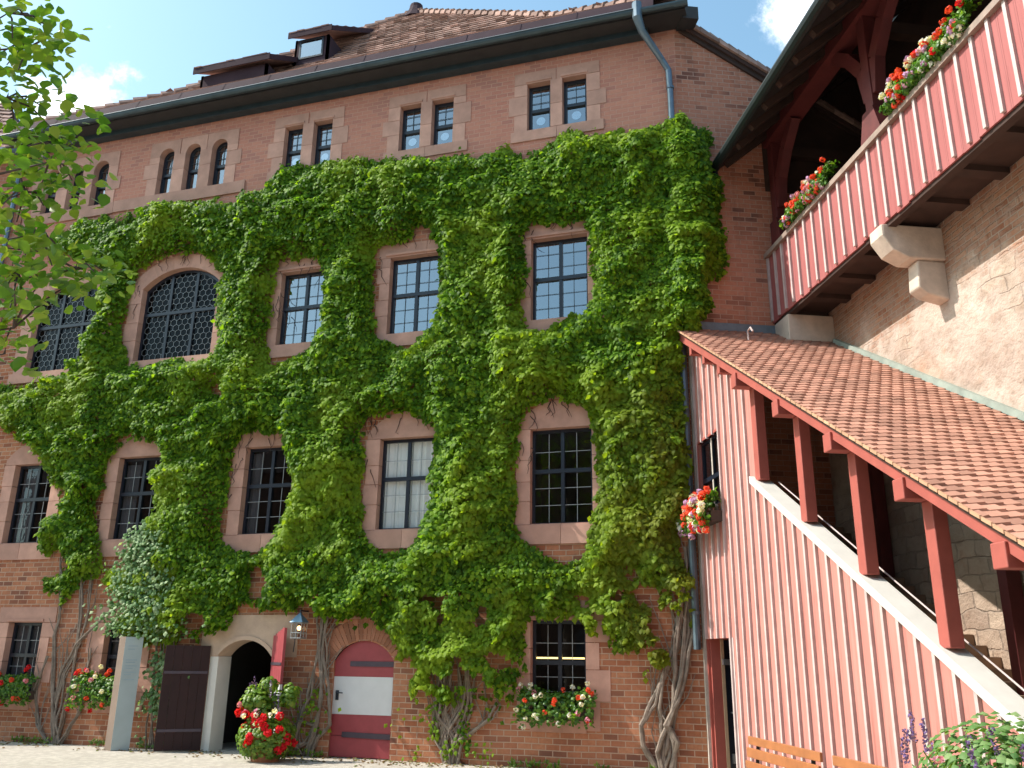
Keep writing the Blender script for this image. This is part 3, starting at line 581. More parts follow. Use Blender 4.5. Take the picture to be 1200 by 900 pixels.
# entrance arch
EX0, EX1 = -11.12, -9.70
HOLES_WALL.append([(p[0]+(.0), p[1]) for p in arch(EX0-.03, EX1+.03, -.05, 2.45, .38)])
s = MB(); ap = arcpts(EX0, EX1, 2.42, .36, 16)
s.prism([(EX0-.50, 2.05), (EX0, 2.05)] + ap + [(EX1, 2.05), (EX1+.62, 2.05), (EX1+.62, 2.98), (EX0-.50, 2.98)], -.03, .48)
aq = arcpts(EX0, EX1, 2.42, .36, 16, .09)
s.prism(ap + aq[::-1], -.06, -.031)
s.build('door_arch', 'sandstone_pale', house)
for a_, c_ in ((EX0-.22, EX0), (EX1, EX1+.2)): s = MB(); s.box((a_, -.012, 0), (c_, .50, 2.045)); s.build('door_jamb', 'white_render', house)
def leaf(hx, hy, ang, wd, h, mats, name='door_leaf', rise=.0):
    """door leaf hinged at (hx,hy), ang from +X; mats = [(z0,z1,material)]"""
    fr = lambda a, b, z: Vector((hx+a*math.cos(ang)-b*math.sin(ang), hy+a*math.sin(ang)+b*math.cos(ang), z))
    first = None
    for (z0, z1, mt) in mats:
        b = MB(fr); n = 5
        for i in range(n): b.box((wd*i/n+.003, -.03, z0), (wd*(i+1)/n-.003, .03, z1-(rise*((i+.5)/n if rise else 0)) if z1 >= h-.01 else z1))
        o = b.build(name if first is None else 'door_panel', mt, house if first is None else first)
        if first is None: first = o
    for z in (.42, h-.62): st = MB(fr); st.box((.02, -.045, z), (wd-.02, .045, z+.06)); st.build('strap_hinge', 'strap_iron', first)
    return first
part_label(leaf(-11.32, -.06, math.pi+math.atan2(.62, .72), .98, 2.28, [(.03, 2.28, 'door_brown')]), 'dark brown door leaf swung open to the left')
part_label(leaf(-9.66, -.05, R(-38), .66, 2.5, [(1.48, 2.5, 'door_red'), (.03, 1.478, 'door_white')], rise=-.2), 'red and white door leaf swung open to the right')
# pink door
PX0, PX1, PZ = -8.13, -6.68, 2.42
dl = arch(PX0, PX1, 0, PZ, .42); HOLES_WALL.append([(p[0], p[1]-(.05 if p[1] < .01 else 0)) for p in dl])
d = MB()
n = 5; e = [PX0+(PX1-PX0)*i/n for i in range(n+1)]
ptop = [(p[0], p[1]) for p in dl[2:]]
d.prism([(PX0, 1.662), (PX1, 1.662)] + ptop, .06, .12)
do = d.build('door', 'door_red', house); part_label(do, 'arched red door with a white middle panel')
d = MB(); d.box((PX0, .055, .88), (PX1, .12, 1.66)); d.build('door_panel', 'door_white', do)
d = MB()
for i in range(2): d.box((PX0, .062-.004*i, .02+.43*i), (PX1, .12, .44+.437*i))
d.build('door_board', 'door_red', do)
for q_ in ((-7.75, 1.93, 1.93), (-7.85, .47, .45)): d = MB(); d.beam((q_[0], .05, q_[1]), (PX1-.01, .05, q_[2]), .02, .11); d.build('strap_hinge', 'strap_iron', do)
d = MB(); d.box((-8.06, .035, 1.17), (-7.99, .056, 1.37)); d.tube([(-8.02, .035, 1.33), (-8.02, -.03, 1.33), (-7.86, -.03, 1.32)], .014, 6); d.build('door_handle', 'iron_frame', do)
# brick arch over the pink door
v = MB(); nb = 21; a1 = arcpts(PX0-.04, PX1+.04, PZ+.02, .43, nb); a2 = arcpts(PX0-.04, PX1+.04, PZ+.02, .43, nb, .46)
for i in range(nb):
    lp = lambda p, q, t: (p[0]+(q[0]-p[0])*t, p[1]+(q[1]-p[1])*t)
    v.prism([lp(a1[i], a1[i+1], .07), lp(a1[i], a1[i+1], .93), lp(a2[i], a2[i+1], .93), lp(a2[i], a2[i+1], .07)], -.008-.006*random.random(), .10)
v.build('brick_arch', 'voussoir', house)

wl = MB()
wl.sheet([(-19.7, -.04), (0, -.04), (0, 17.05), (-19.7, 17.05)], 0, HOLES_WALL)
wl.build('front_wall', 'brick_front', house, fix=False)
for a_, c_ in ((-8.23, -8.132), (-6.678, -6.58)): wl = MB(); wl.box((a_, .003, -.0), (c_, .3, 2.0)); wl.build('door_reveal', 'voussoir', house)
w2 = MB(W); w2.sheet([(0, -.04), (6.2, -.04), (6.2, 13.42), (.2, 17.05), (0, 17.05)], 0); w2.build('side_wall', 'brick_side', house, fix=False)
# rear of the shell and floors, so that the rooms are dark
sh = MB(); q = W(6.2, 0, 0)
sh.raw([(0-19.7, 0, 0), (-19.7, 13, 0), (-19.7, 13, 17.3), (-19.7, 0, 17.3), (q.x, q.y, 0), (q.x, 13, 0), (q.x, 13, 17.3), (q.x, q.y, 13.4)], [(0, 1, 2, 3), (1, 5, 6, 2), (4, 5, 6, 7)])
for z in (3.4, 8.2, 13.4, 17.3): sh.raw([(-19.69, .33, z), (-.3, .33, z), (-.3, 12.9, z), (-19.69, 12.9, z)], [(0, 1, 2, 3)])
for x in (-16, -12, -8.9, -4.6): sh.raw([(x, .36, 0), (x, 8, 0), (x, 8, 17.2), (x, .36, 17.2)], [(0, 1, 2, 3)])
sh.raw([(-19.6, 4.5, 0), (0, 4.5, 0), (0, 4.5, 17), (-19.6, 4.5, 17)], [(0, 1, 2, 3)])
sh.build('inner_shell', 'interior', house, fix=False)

# --- eaves
e = MB(); e.box((-20.1, -.26, 16.80), (-.62, .0, 16.95)); e.build('eave_moulding', 'gutter_metal', house)
e = MB(); e.box((-20.2, -.66, 16.952), (.35, .02, 17.05)); e.box((-20.2, -.60, 17.05), (-.28, .0, 17.2)); e.build('eave_soffit', 'eave_wood', house)
e = MB(); e.raw([(-20.2, -.66, 17.12), (-.42, -.66, 17.12), (-.42, -.44, 17.66), (-20.2, -.44, 17.66), (-20.2, -.44, 17.1), (-.42, -.44, 17.1)], [(0, 1, 2, 3), (0, 1, 5, 4), (1, 2, 5), (0, 4, 3)])
for i in range(14): x = -20+i*1.47; e.raw([(x, -.672, 17.12), (x+.03, -.672, 17.12), (x+.03, -.452, 17.665), (x, -.452, 17.665)], [(0, 1, 2, 3)])
e.build('eave_cladding', 'eave_sheet', house)
gt = MB(); yy, zz, rr = -.76, 17.06, .105; prof = [(yy+rr*math.cos(math.pi+math.pi*i/8), zz+rr*math.sin(math.pi+math.pi*i/8)) for i in range(9)]
pr = [(a, b) for a, b in prof] + [(yy+(rr-.015)*math.cos(2*math.pi-math.pi*i/8), zz+(rr-.015)*math.sin(2*math.pi-math.pi*i/8)) for i in range(9)]
n = len(pr); vs = [(-20.3, a, b) for a, b in pr] + [(.42, a, b) for a, b in pr]; gt.add(vs, [(i, (i+1) % n, n+(i+1) % n, n+i) for i in range(n)])
gt.tube([(-20.3, yy-rr, zz), (-.8, yy-rr, zz)], .018, 6)
gt.tube([(.1, yy, zz-.03), (.42, yy, zz-.03)], .09, 10)
gu = gt.build('gutter', 'gutter_metal', house)
gt = MB(); gt.tube([(-20.3, yy-rr-.004, zz+.012), (-.8, yy-rr-.004, zz+.012)], .013, 5); gt.build('gutter_lip', 'steel', gu)
dp = MB(); dp.tube([(-.78, -.80, 17.25), (-.78, -.80, 16.85), (-.70, -.66, 16.55), (-.30, -.22, 15.95), (-.17, -.13, 15.7), (-.15, -.13, 15.0), (-.15, -.13, 9), (-.15, -.13, 2.3)], [.12, .12, .095, .08, .08, .075, .075, .075], 10)
for z in (15.2, 11, 6, 3): dp.tube([(-.15, -.13, z-.03), (-.15, -.13, z+.03)], .095, 10)
dpo = dp.build('downpipe', 'pipe_metal', house, smooth=False)
# end of the eave at the corner
e = MB(W); e.box((.05, -.1, 16.9), (.46, .5, 17.25)); e.build('eave_end', 'eave_wood', house)

# --- main roof: tent roof with a kicked eave, laid with single tiles
AP = Vector((-10, 6.35, 25.0)); base = [(-20.25, -.36, 17.62), (.15, -.36, 17.62), (.15, 13.2, 17.5), (-20.25, 13.2, 17.5)]
mid = [tuple(Vector(b).lerp(Vector((AP.x, AP.y, 0)), .36)[:2]) + (19.8,) for b in base]
rf = MB(); vs = base+mid+[tuple(AP)]
rf.raw(vs, [(0, 1, 5, 4), (1, 2, 6, 5), (2, 3, 7, 6), (3, 0, 4, 7), (4, 5, 8), (5, 6, 8), (6, 7, 8), (7, 4, 8)])
roof = rf.build('roof', 'slab_dark', house, fix=False)
tl = MB()
def rooftiles(tl, P0, P1, L0, L1, R0, R1, step=.33, wd=.29):
    """tiles on the slope from eave edge (L0-R0) to upper edge (L1-R1)"""
    L0, L1, R0, R1 = map(Vector, (L0, L1, R0, R1)); up = ((L1+R1)/2-(L0+R0)/2); nrow = int(up.length/step)
    ac = (R0-L0).normalized(); nrm = ac.cross(up).normalized(); ud = nrm.cross(ac).normalized()
    for j in range(nrow+1):
        t = j/nrow; a = L0.lerp(L1, t); b = R0.lerp(R1, t); ln = (b-a).length; k = int(ln/wd); off = (j % 2)*wd/2
        for i in range(k):
            x = i*wd+off
            if x+wd > ln: continue
            p = a+ac*(x+.01); w = wd-.02; jit = (random.random()-.5)*.02; lift = .03+.02*random.random()
            q0 = p+ud*jit-ud*.02; q1 = q0+ac*w
            top = [q0+nrm*(lift+.035), q1+nrm*(lift+.035), q1+ud*step*1.1+nrm*.03, q0+ud*step*1.1+nrm*.03]
            bot = [q0+nrm*lift, q1+nrm*lift]
            tl.raw(top+bot, [(0, 1, 2, 3), (4, 5, 1, 0), (4, 0, 3), (5, 2, 1)])
rooftiles(tl, 0, 0, base[0], mid[0], base[1], mid[1]); rooftiles(tl, 0, 0, mid[0], AP, mid[1], AP)
rooftiles(tl, 0, 0, base[1], mid[1], base[2], mid[2], .5, .5); rooftiles(tl, 0, 0, mid[1], AP, mid[2], AP, .5, .5)
rooftiles(tl, 0, 0, base[3], mid[3], base[0], mid[0], .5, .5); rooftiles(tl, 0, 0, mid[3], AP, mid[0], AP, .5, .5)
tl.build('roof_tiles', 'tile_house', roof, fix=False)
hp = MB()
for c in range(2):
    pts = [Vector(base[c]), Vector(mid[c]), AP]
    for a, b in zip(pts, pts[1:]):
        n = int((b-a).length/.42)
        for i in range(n):
            p = a.lerp(b, i/n); q = a.lerp(b, (i+1.15)/n if i < n-1 else 1); hp.tube([p+Vector((0, 0, .05)), q+Vector((0, 0, .02))], [.16, .11], 7)
hp.build('hip_tiles', 'tile_house', roof)
cp = MB(); cp.tube([AP+Vector((0, 0, -.45)), AP+Vector((0, 0, -.15)), AP+Vector((0, 0, .15)), AP+Vector((0, 0, .3)), AP+Vector((0, 0, .34))], [.55, .38, .26, .24, .05], 12); cp.build('roof_finial', 'eave_sheet', roof)
def rp(y):  # height of the front slope
    return 17.5+(y+.46)*2.4/2.45 if y < 1.99 else 19.9+(y-1.99)*5.6/4.36
# dormers
def dormer(x0, x1, y, h, drop, pane):
    zb = rp(y); d = MB(); d.box((x0+.12, y, zb-.1), (x1-.12, y+.08, zb+h-.12)); 
    d.box((x0+.12, y, zb-.1), (x0+.2, y+1.5, zb+h-.1)); d.box((x1-.2, y, zb-.1), (x1-.12, y+1.5, zb+h-.1))
    do = d.build('dormer', 'eave_sheet', house)  # dark sheet colour stands in for the shade on the fronts
    r2 = MB(); L_ = (h+.2)/(1.2-drop)
    r2.raw([(x0, y-.13, zb+h-.08), (x1, y-.13, zb+h-.08), (x1, y+L_, zb+h-.08+drop*L_), (x0, y+L_, zb+h-.08+drop*L_)], [(0, 1, 2, 3)])
    r2.raw([(x0, y-.13, zb+h+.06), (x1, y-.13, zb+h+.06), (x1, y+L_, zb+h+.06+drop*L_), (x0, y+L_, zb+h+.06+drop*L_), (x0, y-.13, zb+h-.08), (x1, y-.13, zb+h-.08)], [(0, 1, 2, 3), (4, 5, 1, 0)])
    rooftiles(r2, 0, 0, (x0-.05, y-.15, zb+h+.06), (x0-.05, y+L_, zb+h+.06+drop*L_), (x1+.05, y-.15, zb+h+.06), (x1+.05, y+L_, zb+h+.06+drop*L_))
    r2.build('dormer_roof', 'tile_house', do, fix=False)
    fb = MB(); fb.box((x0-.06, y-.19, zb+h-.12), (x1+.06, y-.16, zb+h+.10)); fb.raw([(x1+.05, y-.16, zb+h-.12), (x1+.05, y+L_, zb+h-.12+drop*L_), (x1+.05, y+L_, zb+h+.07+drop*L_), (x1+.05, y-.16, zb+h+.07), (x1+.07, y-.16, zb+h-.12), (x1+.07, y+L_, zb+h-.12+drop*L_), (x1+.07, y+L_, zb+h+.07+drop*L_), (x1+.07, y-.16, zb+h+.07)], [(0, 1, 2, 3), (7, 6, 5, 4), (0, 4, 5, 1), (3, 2, 6, 7)]); fb.build('dormer_fascia', 'eave_sheet', do)  # near-black strip stands in for the shaded underside of the roof
    if pane:
        p = MB(); p.sheet([(x0+.35, zb+.16), (x1-.35, zb+.16), (x1-.35, zb+h-.2), (x0+.35, zb+h-.2)], y-.012); p.build('dormer_pane', 'glass_roundel', do, fix=False)
        p = MB(); p.prism([(x0+.29, zb+.10), (x1-.29, zb+.10), (x1-.29, zb+h-.14), (x0+.29, zb+h-.14)], y-.03, y-.001, [[(x0+.35, zb+.16), (x1-.35, zb+.16), (x1-.35, zb+h-.2), (x0+.35, zb+h-.2)]]); p.build('dormer_frame', 'iron_frame', do)
dormer(-12.4, -10.95, 2.25, .98, .78, True)
dormer(-14.8, -12.2, .95, .55, .72, False)
# lean-to roof over the side wall with its tiled verge
lr = MB(W); lr.raw([W(.1, .12, 17.15), W(6.4, .12, 13.32), W(6.4, -7, 13.32), W(.1, -7, 17.15), W(.1, .12, 17.0), W(6.4, .12, 13.17), W(6.4, -7, 13.17), W(.1, -7, 17.0)], [(0, 1, 2, 3), (4, 5, 6, 7), (0, 1, 5, 4), (1, 2, 6, 5), (2, 3, 7, 6), (3, 0, 4, 7)])
lro = lr.build('side_roof', 'slab_dark', house)
vt = MB(W)
for i in range(27):
    s0 = .15+i*.232; z0 = 17.15-.608*(s0-.1); a, b = W(s0-.03, .16, z0+.09), W(s0+.24, .16, z0-.11)
    vt.tube([W(s0-.03, .08, z0+.10), W(s0+.25, .08, z0-.09)], [.10, .085], 7)
    vt.raw([W(s0, .19, z0+.06), W(s0+.225, .19, z0-.075), W(s0+.225, .19, z0-.17), W(s0, .19, z0-.035), W(s0, .11, z0+.06), W(s0+.225, .11, z0-.075), W(s0+.225, .11, z0-.17), W(s0, .11, z0-.035)], [(0, 1, 2, 3), (0, 4, 5, 1), (3, 2, 6, 7), (0, 3, 7, 4), (1, 5, 6, 2)])
vt.build('verge_tiles', 'tile_house', lro)
vb = MB(W); vb.raw([W(.1, .06, 17.1), W(6.3, .06, 13.33), W(6.3, .06, 13.1), W(.1, .06, 16.87), W(.1, .002, 17.1), W(6.3, .002, 13.33), W(6.3, .002, 13.1), W(.1, .002, 16.87)], [(0, 1, 2, 3), (3, 2, 6, 7), (0, 4, 5, 1)]); vb.build('verge_board', 'dark_timber', lro)

# ------------------------------------------------------------------ neighbouring house on the left
LO = Vector((-19.72, 0, 0))
def LF(a, b, z): return LO - D2*a + DW*b + Vector((0, 0, z))
lh = thing('brick_house', 'brick house at the left edge behind the linden leaves, with grey tiled hipped roof', 'building', LF(1.5, -3, 0))
b = MB(LF); b.box((0.02, -6, 0), (3, 0, 16.6)); b.box((3, -5.5, 0), (12, -.02, 11)); b.build('wall', 'brick_side', lh)  # low out-of-view wing added, sized for the shade it casts
b = MB(LF); b.raw([LF(-.1, .45, 16.65), LF(3.4, .45, 16.65), LF(3.4, -6.4, 16.65), LF(-.1, -6.4, 16.65), LF(2.2, -2.2, 20), LF(3.2, -2.2, 20)], [(0, 1, 5, 4), (1, 2, 5), (2, 3, 4, 5), (3, 0, 4), (0, 3, 2, 1)])
b.raw([LF(3, .4, 11), LF(12.4, .4, 11), LF(12.4, -6, 11), LF(3, -6, 11), LF(3, -2.8, 14), LF(12.4, -2.8, 14)], [(0, 1, 5, 4), (2, 3, 4, 5), (1, 2, 5), (3, 0, 4), (0, 3, 2, 1)])
lro2 = b.build('roof', 'eave_sheet', lh, fix=False)
b = MB(); rooftiles(b, 0, 0, LF(3.4, .45, 16.7), LF(3.2, -2.2, 20.05), LF(-.1, .45, 16.7), LF(2.2, -2.2, 20.05)); b.build('roof_tiles', 'tile_house', lro2, fix=False)
b = MB(LF); b.tube([(-.1, .52, 16.6), (3.5, .52, 16.6)], .1, 8); b.tube([(.28, .45, 16.5), (.28, .1, 15.9), (.28, .1, 10)], .075, 8); b.build('downpipe', 'pipe_metal', lh)

# ------------------------------------------------------------------ castle wall of the wing with corbels
cw = thing('castle_wall', 'high rough wall of patched plaster and brick above the red stair roof', 'wall', W(3.3, 6, 0))
b = MB(W); b.box((2.95, 0.01, 0), (3.7, 17, 9.75)); b.build('masonry', 'old_plaster', cw)
def corbel1():
    b = MB(W); b.box((1.93, .012, 8.62), (2.96, .78, 9.22)); b.box((2.25, .014, 8.48), (2.96, .70, 8.62)); return b
part_label(corbel1().build('corbel', 'stone_corbel', cw, bevel=.02), 'square stone corbel beside the brick wall')
def corbel2(u):
    b = MB(W); b.prism([(1.85, 9.27), (1.85, 9.06), (2.02, 8.8), (2.3, 8.66), (2.97, 8.66), (2.97, 9.27)], u-.30, u+.12)
    b.prism([(2.46, 8.655), (2.42, 8.16), (2.58, 8.04), (2.97, 7.95), (2.97, 8.655)], u-.24, u+.07)
    return b
for u in (4.68, 9.4): corbel2(u).build('corbel', 'stone_corbel', cw, bevel=.03)
b = MB(W); b.box((2.86, .85, 9.05), (2.955, 11.6, 9.17), lambda x, y, z: -.585*y); b.build('lead_strip', 'lead_green', cw)
b = MB(W); b.box((-.12, -.03, 8.98), (2.9, .10, 9.20)); b.build('lead_flashing', 'lead_flashing', house)

# ------------------------------------------------------------------ timber gallery on top of the wall
ga = thing('timber_gallery', 'roofed red timber gallery with boarded parapet high on the castle wall', 'gallery', W(2.9, 6, 9.3))
U1 = 14
b = MB(W); nb = 38
for i in range(nb):
    u0 = .02+i*U1/nb; b.box((1.93, u0, 9.30-.03*random.random()), (1.965, u0+U1/nb-.004, 10.86))
part_label(b.build('parapet_boards', 'boards_gallery', ga), 'red boarded parapet')
for i in range(37):
    u = .02+i*.376
    b = MB(W); b.box((1.885, u, 9.33), (1.93, u+.065, 10.855)); b.build('batten', 'batten_white', ga)
b = MB(W); b.box((1.84, 0, 10.86), (2.0, U1, 10.97)); b.build('handrail', 'rail_wood', ga)
b = MB(W); b.box((1.90, 0, 10.972), (2.12, U1, 11.02)); b.build('rail_cap', 'paint_red', ga)
b = MB(W); b.box((1.97, .02, 9.36), (4.6, U1, 9.62)); 
for i in range(14): b.box((2.0, .4+i*1.0, 9.26), (2.94, .62+i*1.0, 9.36))
b.box((1.968, .02, 9.22), (2.12, U1, 9.36)); b.build('gallery_floor', 'dark_timber', ga)
for u in (.06, 4.36, 9.0):
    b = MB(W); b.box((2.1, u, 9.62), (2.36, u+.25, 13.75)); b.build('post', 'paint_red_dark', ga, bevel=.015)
    b = MB(W)
    b.prism([(u-.32, 11.02), (u+.57, 11.02), (u+.27, 12.0), (u-.02, 12.0)], 2.04, 2.42) if False else b.add(
        [(s_, a, z) for s_ in (2.05, 2.41) for a, z in ((max(.02, u-.28), 11.0), (u+.53, 11.0), (u+.30, 11.75), (max(.02, u-.05), 11.75))],
        [(0, 1, 2, 3), (7, 6, 5, 4), (0, 4, 5, 1), (1, 5, 6, 2), (2, 6, 7, 3), (3, 7, 4, 0)])
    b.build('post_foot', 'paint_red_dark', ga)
    for sg in ((1,) if u < 1 else (-1, 1)):
        b = MB(W); uc = u+.125; pts = [(uc+sg*.08, 12.05), (uc+sg*.22, 12.75), (uc+sg*.62, 13.3), (uc+sg*1.15, 13.76)]
        for (a0, z0), (a1, z1) in zip(pts, pts[1:]): b.beam((2.23, a0, z0), (2.23, a1, z1), .2, .26)
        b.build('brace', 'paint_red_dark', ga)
    b = MB(W); b.box((2.3, u+.02, 13.45), (4.6, u+.22, 13.7)); b.build('tie_beam', 'dark_timber', ga)
b = MB(W); b.box((2.02, .02, 13.75), (2.44, U1, 14.07)); b.build('wall_plate', 'paint_red_dark', ga)
b = MB(W); b.prism([(4.6, 9.4), (4.75, 9.4), (4.75, 16.2), (4.6, 16.2)], .02, U1); b.build('rear_wall', 'dark_timber', ga)
b = MB(W); b.sheet([(2.0, 12.6), (4.7, 12.6), (4.7, 16.35), (2.0, 14.05)], .03); b.build('gable_boarding', 'dark_timber', ga, fix=False)
b = MB(W); b.prism([(.86, 13.06), (5.3, 16.83), (5.3, 17.0), (.82, 13.22)], .0, U1+.3); gr_ = b.build('gallery_roof', 'eave_wood', ga)
b = MB(W)
for i in range(19): u = .25+i*.75; b.beam((1.0, u, 13.1), (4.6, u, 16.16), .13, .15)
b.build('rafters', 'dark_timber', gr_)
b = MB(W); b.tube([(.80, -.02, 13.12), (.80, U1+.3, 13.12)], .115, 10); b.tube([(.80, .03, 13.10), (.82, .05, 12.86), (.9, .04, 12.70)], .06, 8)
b.build('gutter', 'gutter_dark', gr_)

# ------------------------------------------------------------------ covered outside staircase
zc = lambda u: 5.0-.58*(u-3.04)           # underside of the sloping coping
zr = lambda u: 9.03-.59*u                 # roof surface
st = thing('covered_staircase', 'covered outside staircase clad in pink boards with white battens and a long tiled roof', 'staircase', W(.5, 5, 0))
UE = 11.3
b = MB(W)
out_ = [(.02, 2.5), (1.5, 2.5), (1.5, 0), (UE, 0), (UE, zc(UE)), (3.12, zc(3.12)), (3.12, zr(3.12)-.28), (.02, zr(.02)-.28)]
b.prism(out_, 0.0, .05, [[(.2, 5.0), (1.4, 5.0), (1.4, 6.4), (.2, 6.4)]], ax=0)
part_label(b.build('side_cladding', 'boards_stair', st), 'pink vertical boards')
b = MB(W); b.box((0.002, .02, 0), (.05, .10, 2.5)); b.build('door_post', 'paint_red', st)
for i in range(33):
    u = .10+i*.335
    if u > UE-.1: break
    top = zr(u)-.30 if u < 3.0 else zc(u)-.005
    segs = [(0, top)]
    if u < 1.44: segs = [(2.5, 5.0), (6.4, top)] if u > .15 else [(2.5, top)]
    for z0, z1 in segs:
        b = MB(W); b.box((-.045, u, z0), (0-.001, u+.058, z1), lambda x, y, z: (-.585*(y-u) if z > 2.6 else 0)); b.build('batten', 'batten_white', st)
b = MB(W); b.box((-.055, -.02, 0), (.06, .045, 8.72)); part_label(b.build('corner_board', 'batten_grey', st), 'pale grey corner board')
# window of the stair
WS = lambda a, y, z: W(y, a, z)
glazing(st, .2, 1.4, 5.0, 6.4, 0, 2, .42, 'none', 'glass_old', fw=.05, yy=.06, fr=WS)
b = MB(WS); b.box((.80, .045, 5.0), (.86, .058, 6.38)); b.box((.25, .045, 5.55), (1.35, .056, 5.60)); b.build('glazing_bar', 'batten_grey', st)
b = MB(W); b.box((-.02, .14, 5.0), (.10, .2, 6.42)); b.box((-.02, .2, 6.4), (.1, 1.45, 6.45)); b.build('window_surround', 'paint_red', st)
# lower door: reveal, red board, glazed leaf standing open
b = MB(W); b.box((.052, .104, 0), (.24, .16, 2.5)); b.build('door_reveal', 'paint_red', st)
b = MB(W); b.box((.05, .02, 2.502), (1.4, 1.55, 2.56)); b.build('door_lintel', 'paint_red', st)
b = MB(W); b.box((.242, .10, 0), (.30, .19, 2.5)); b.build('door_post', 'tan_wood', st)
b = MB(W); b.box((.302, .10, .03), (1.3, .15, 2.48)); gd = b.build('glazed_door', 'iron_frame', st)
b = MB(W); b.box((.25, .192, 2.02), (.62, .26, 2.13)); b.build('door_closer', 'steel', gd)
b = MB(W); b.box((.36, .152, .25), (.60, .20, .42)); b.build('door_fitting', 'steel', gd)
b = MB(W); b.tube([(.40, .152, 1.15), (.40, .22, 1.15), (.50, .22, 1.15)], .018, 6); b.build('door_handle', 'steel', gd)
b = MB(W); b.box((-.01, 1.5, 0), (.3, 1.56, 2.5)); b.build('door_jamb', 'batten_white', st)
b = MB(W); b.box((2.0, -.0+.02, 0), (2.1, 3, 4)); b.build('inner_partition', 'dark_timber', st)
# coping, rail, posts
b = MB(W); b.box((-.09, 3.0, 5.02), (.24, UE+.2, 5.15), lambda x, y, z: -.58*(y-3.04)); b.build('coping', 'coping_white', st, bevel=.015)
b = MB(W); b.tube([(.32, 3.3, zc(3.3)+.17), (.32, UE, zc(UE)+.17)], .011, 8); b.build('handrail', 'batten_white', st)
PU = [3.12, 4.76, 6.34, 7.94, 9.52, 11.1]
zf = lambda u: 8.79-.585*u
for u in PU:
    b = MB(W); b.box((-.02, u, zc(u)+.10), (.16, u+.20, zf(u+.1)-.2)); b.build('post', 'paint_red', st, bevel=.012)
    b = MB(W); b.box((-.34, u-.02, zf(u+.1)-.2), (.6, u+.2, zf(u+.1)+.05)); b.build('cross_beam', 'paint_red', st, bevel=.012)
for u in (.75, 1.5, 2.3):
    b = MB(W); b.box((-.28, u, zf(u+.1)-.14), (-.0, u+.13, zf(u+.1)+.04)); b.build('bracket', 'paint_red', st)
b = MB(W); b.box((-.30, -.06, 8.80), (-.16, UE+.4, 9.0), lambda x, y, z: -.587*y); b.build('eave_beam', 'paint_red', st)
b = MB(W); b.box((-.34, -.0, 8.985), (2.9, UE+.4, 9.02), lambda x, y, z: -.59*y); sr = b.build('stair_roof', 'dark_timber', st)
tl = MB(W); ed = MB(W); nrow = 73; ex = .158
for j in range(nrow):
    u0 = (j+1)*ex; off = (j % 2)*.1
    for i in range(17):
        s0 = -.36+i*.2-off+(.1 if i == 0 and off else 0); s1 = -.36+(i+1)*.2-off-.02
        if i == 0 and not off: s0 = -.36
        if i == 16: s1 = min(s1, 2.87) if off else 2.87
        if s1-s0 < .03: continue
        q = random.random()*.012; dz = -.59
        z_lo = 9.03+dz*u0+.040+q*.7; z_hi = 9.03+dz*(u0-ex*1.15)+.020
        jt = (random.random()-.5)*.012
        rz = .020; vs = [(s0, u0+jt, z_lo), (s1, u0+jt, z_lo+rz), (s1, u0-ex*1.15, z_hi+rz), (s0, u0-ex*1.15, z_hi), (s0, u0+jt-.006, z_lo-.022), (s1, u0+jt-.006, z_lo-.022), (s1+.001, u0-ex*1.15, z_hi-.01)]
        tl.add(vs, [(0, 1, 2, 3), (4, 5, 1, 0), (4, 0, 3), (5, 6, 2, 1)])
    ed.box((-.385, u0-ex*.93, 9.03-.59*u0+.012), (-.362, u0-.004, 9.03-.59*u0+.052), lambda x, y, z: -.55*(y-u0))
tl.build('roof_tiles', 'tile_lean', sr, fix=False); ed.build('edge_tiles', 'tile_edge', sr)
b = MB(W); b.tube([(.9, 1.06, zr(1.06)+.03), (.9, 1.04, zr(1.04)+.24), (.9, 1.2, zr(1.2)+.36), (.9, 1.3, zr(1.3)+.3)], .02, 6); b.build('roof_hook', 'batten_white', sr)
# steps, inner posts
for k in range(28):
    b = MB(W); z = 4.75-.17*k
    if z < .05: break
    b.box((.07, .293*k+.012, z-.34 if z > .36 else 0), (2.94, .293*(k+1)+.03, z)); b.build('step', 'step_stone', st)
for u in (1.9, 5.25, 8.6):
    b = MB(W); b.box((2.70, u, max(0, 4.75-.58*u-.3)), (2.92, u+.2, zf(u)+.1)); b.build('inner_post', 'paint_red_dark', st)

# ------------------------------------------------------------------ house across the yard (mirrored in the panes)
oh = thing('brick_house', 'brick house across the courtyard behind the viewer', 'building', (-8, -46, 0))
b = MB(); b.box((-64, -54, 0), (22, -44, 16.5)); b.build('wall', 'brick_back', oh)
b = MB(); b.raw([(-65, -43.4, 16.5), (23, -43.4, 16.5), (23, -54.6, 16.5), (-65, -54.6, 16.5), (-60, -49, 23), (18, -49, 23)], [(0, 1, 5, 4), (1, 2, 5), (2, 3, 4, 5), (3, 0, 4), (0, 3, 2, 1)]); b.build('roof', 'slab_dark', oh, fix=False)
for i in range(9):
    for j in range(3):
        b = MB(); b.box((-31+i*6, -43.99, 2+j*4), (-29.6+i*6, -43.93, 4.1+j*4)); b.build('window', 'blind_grey', oh)
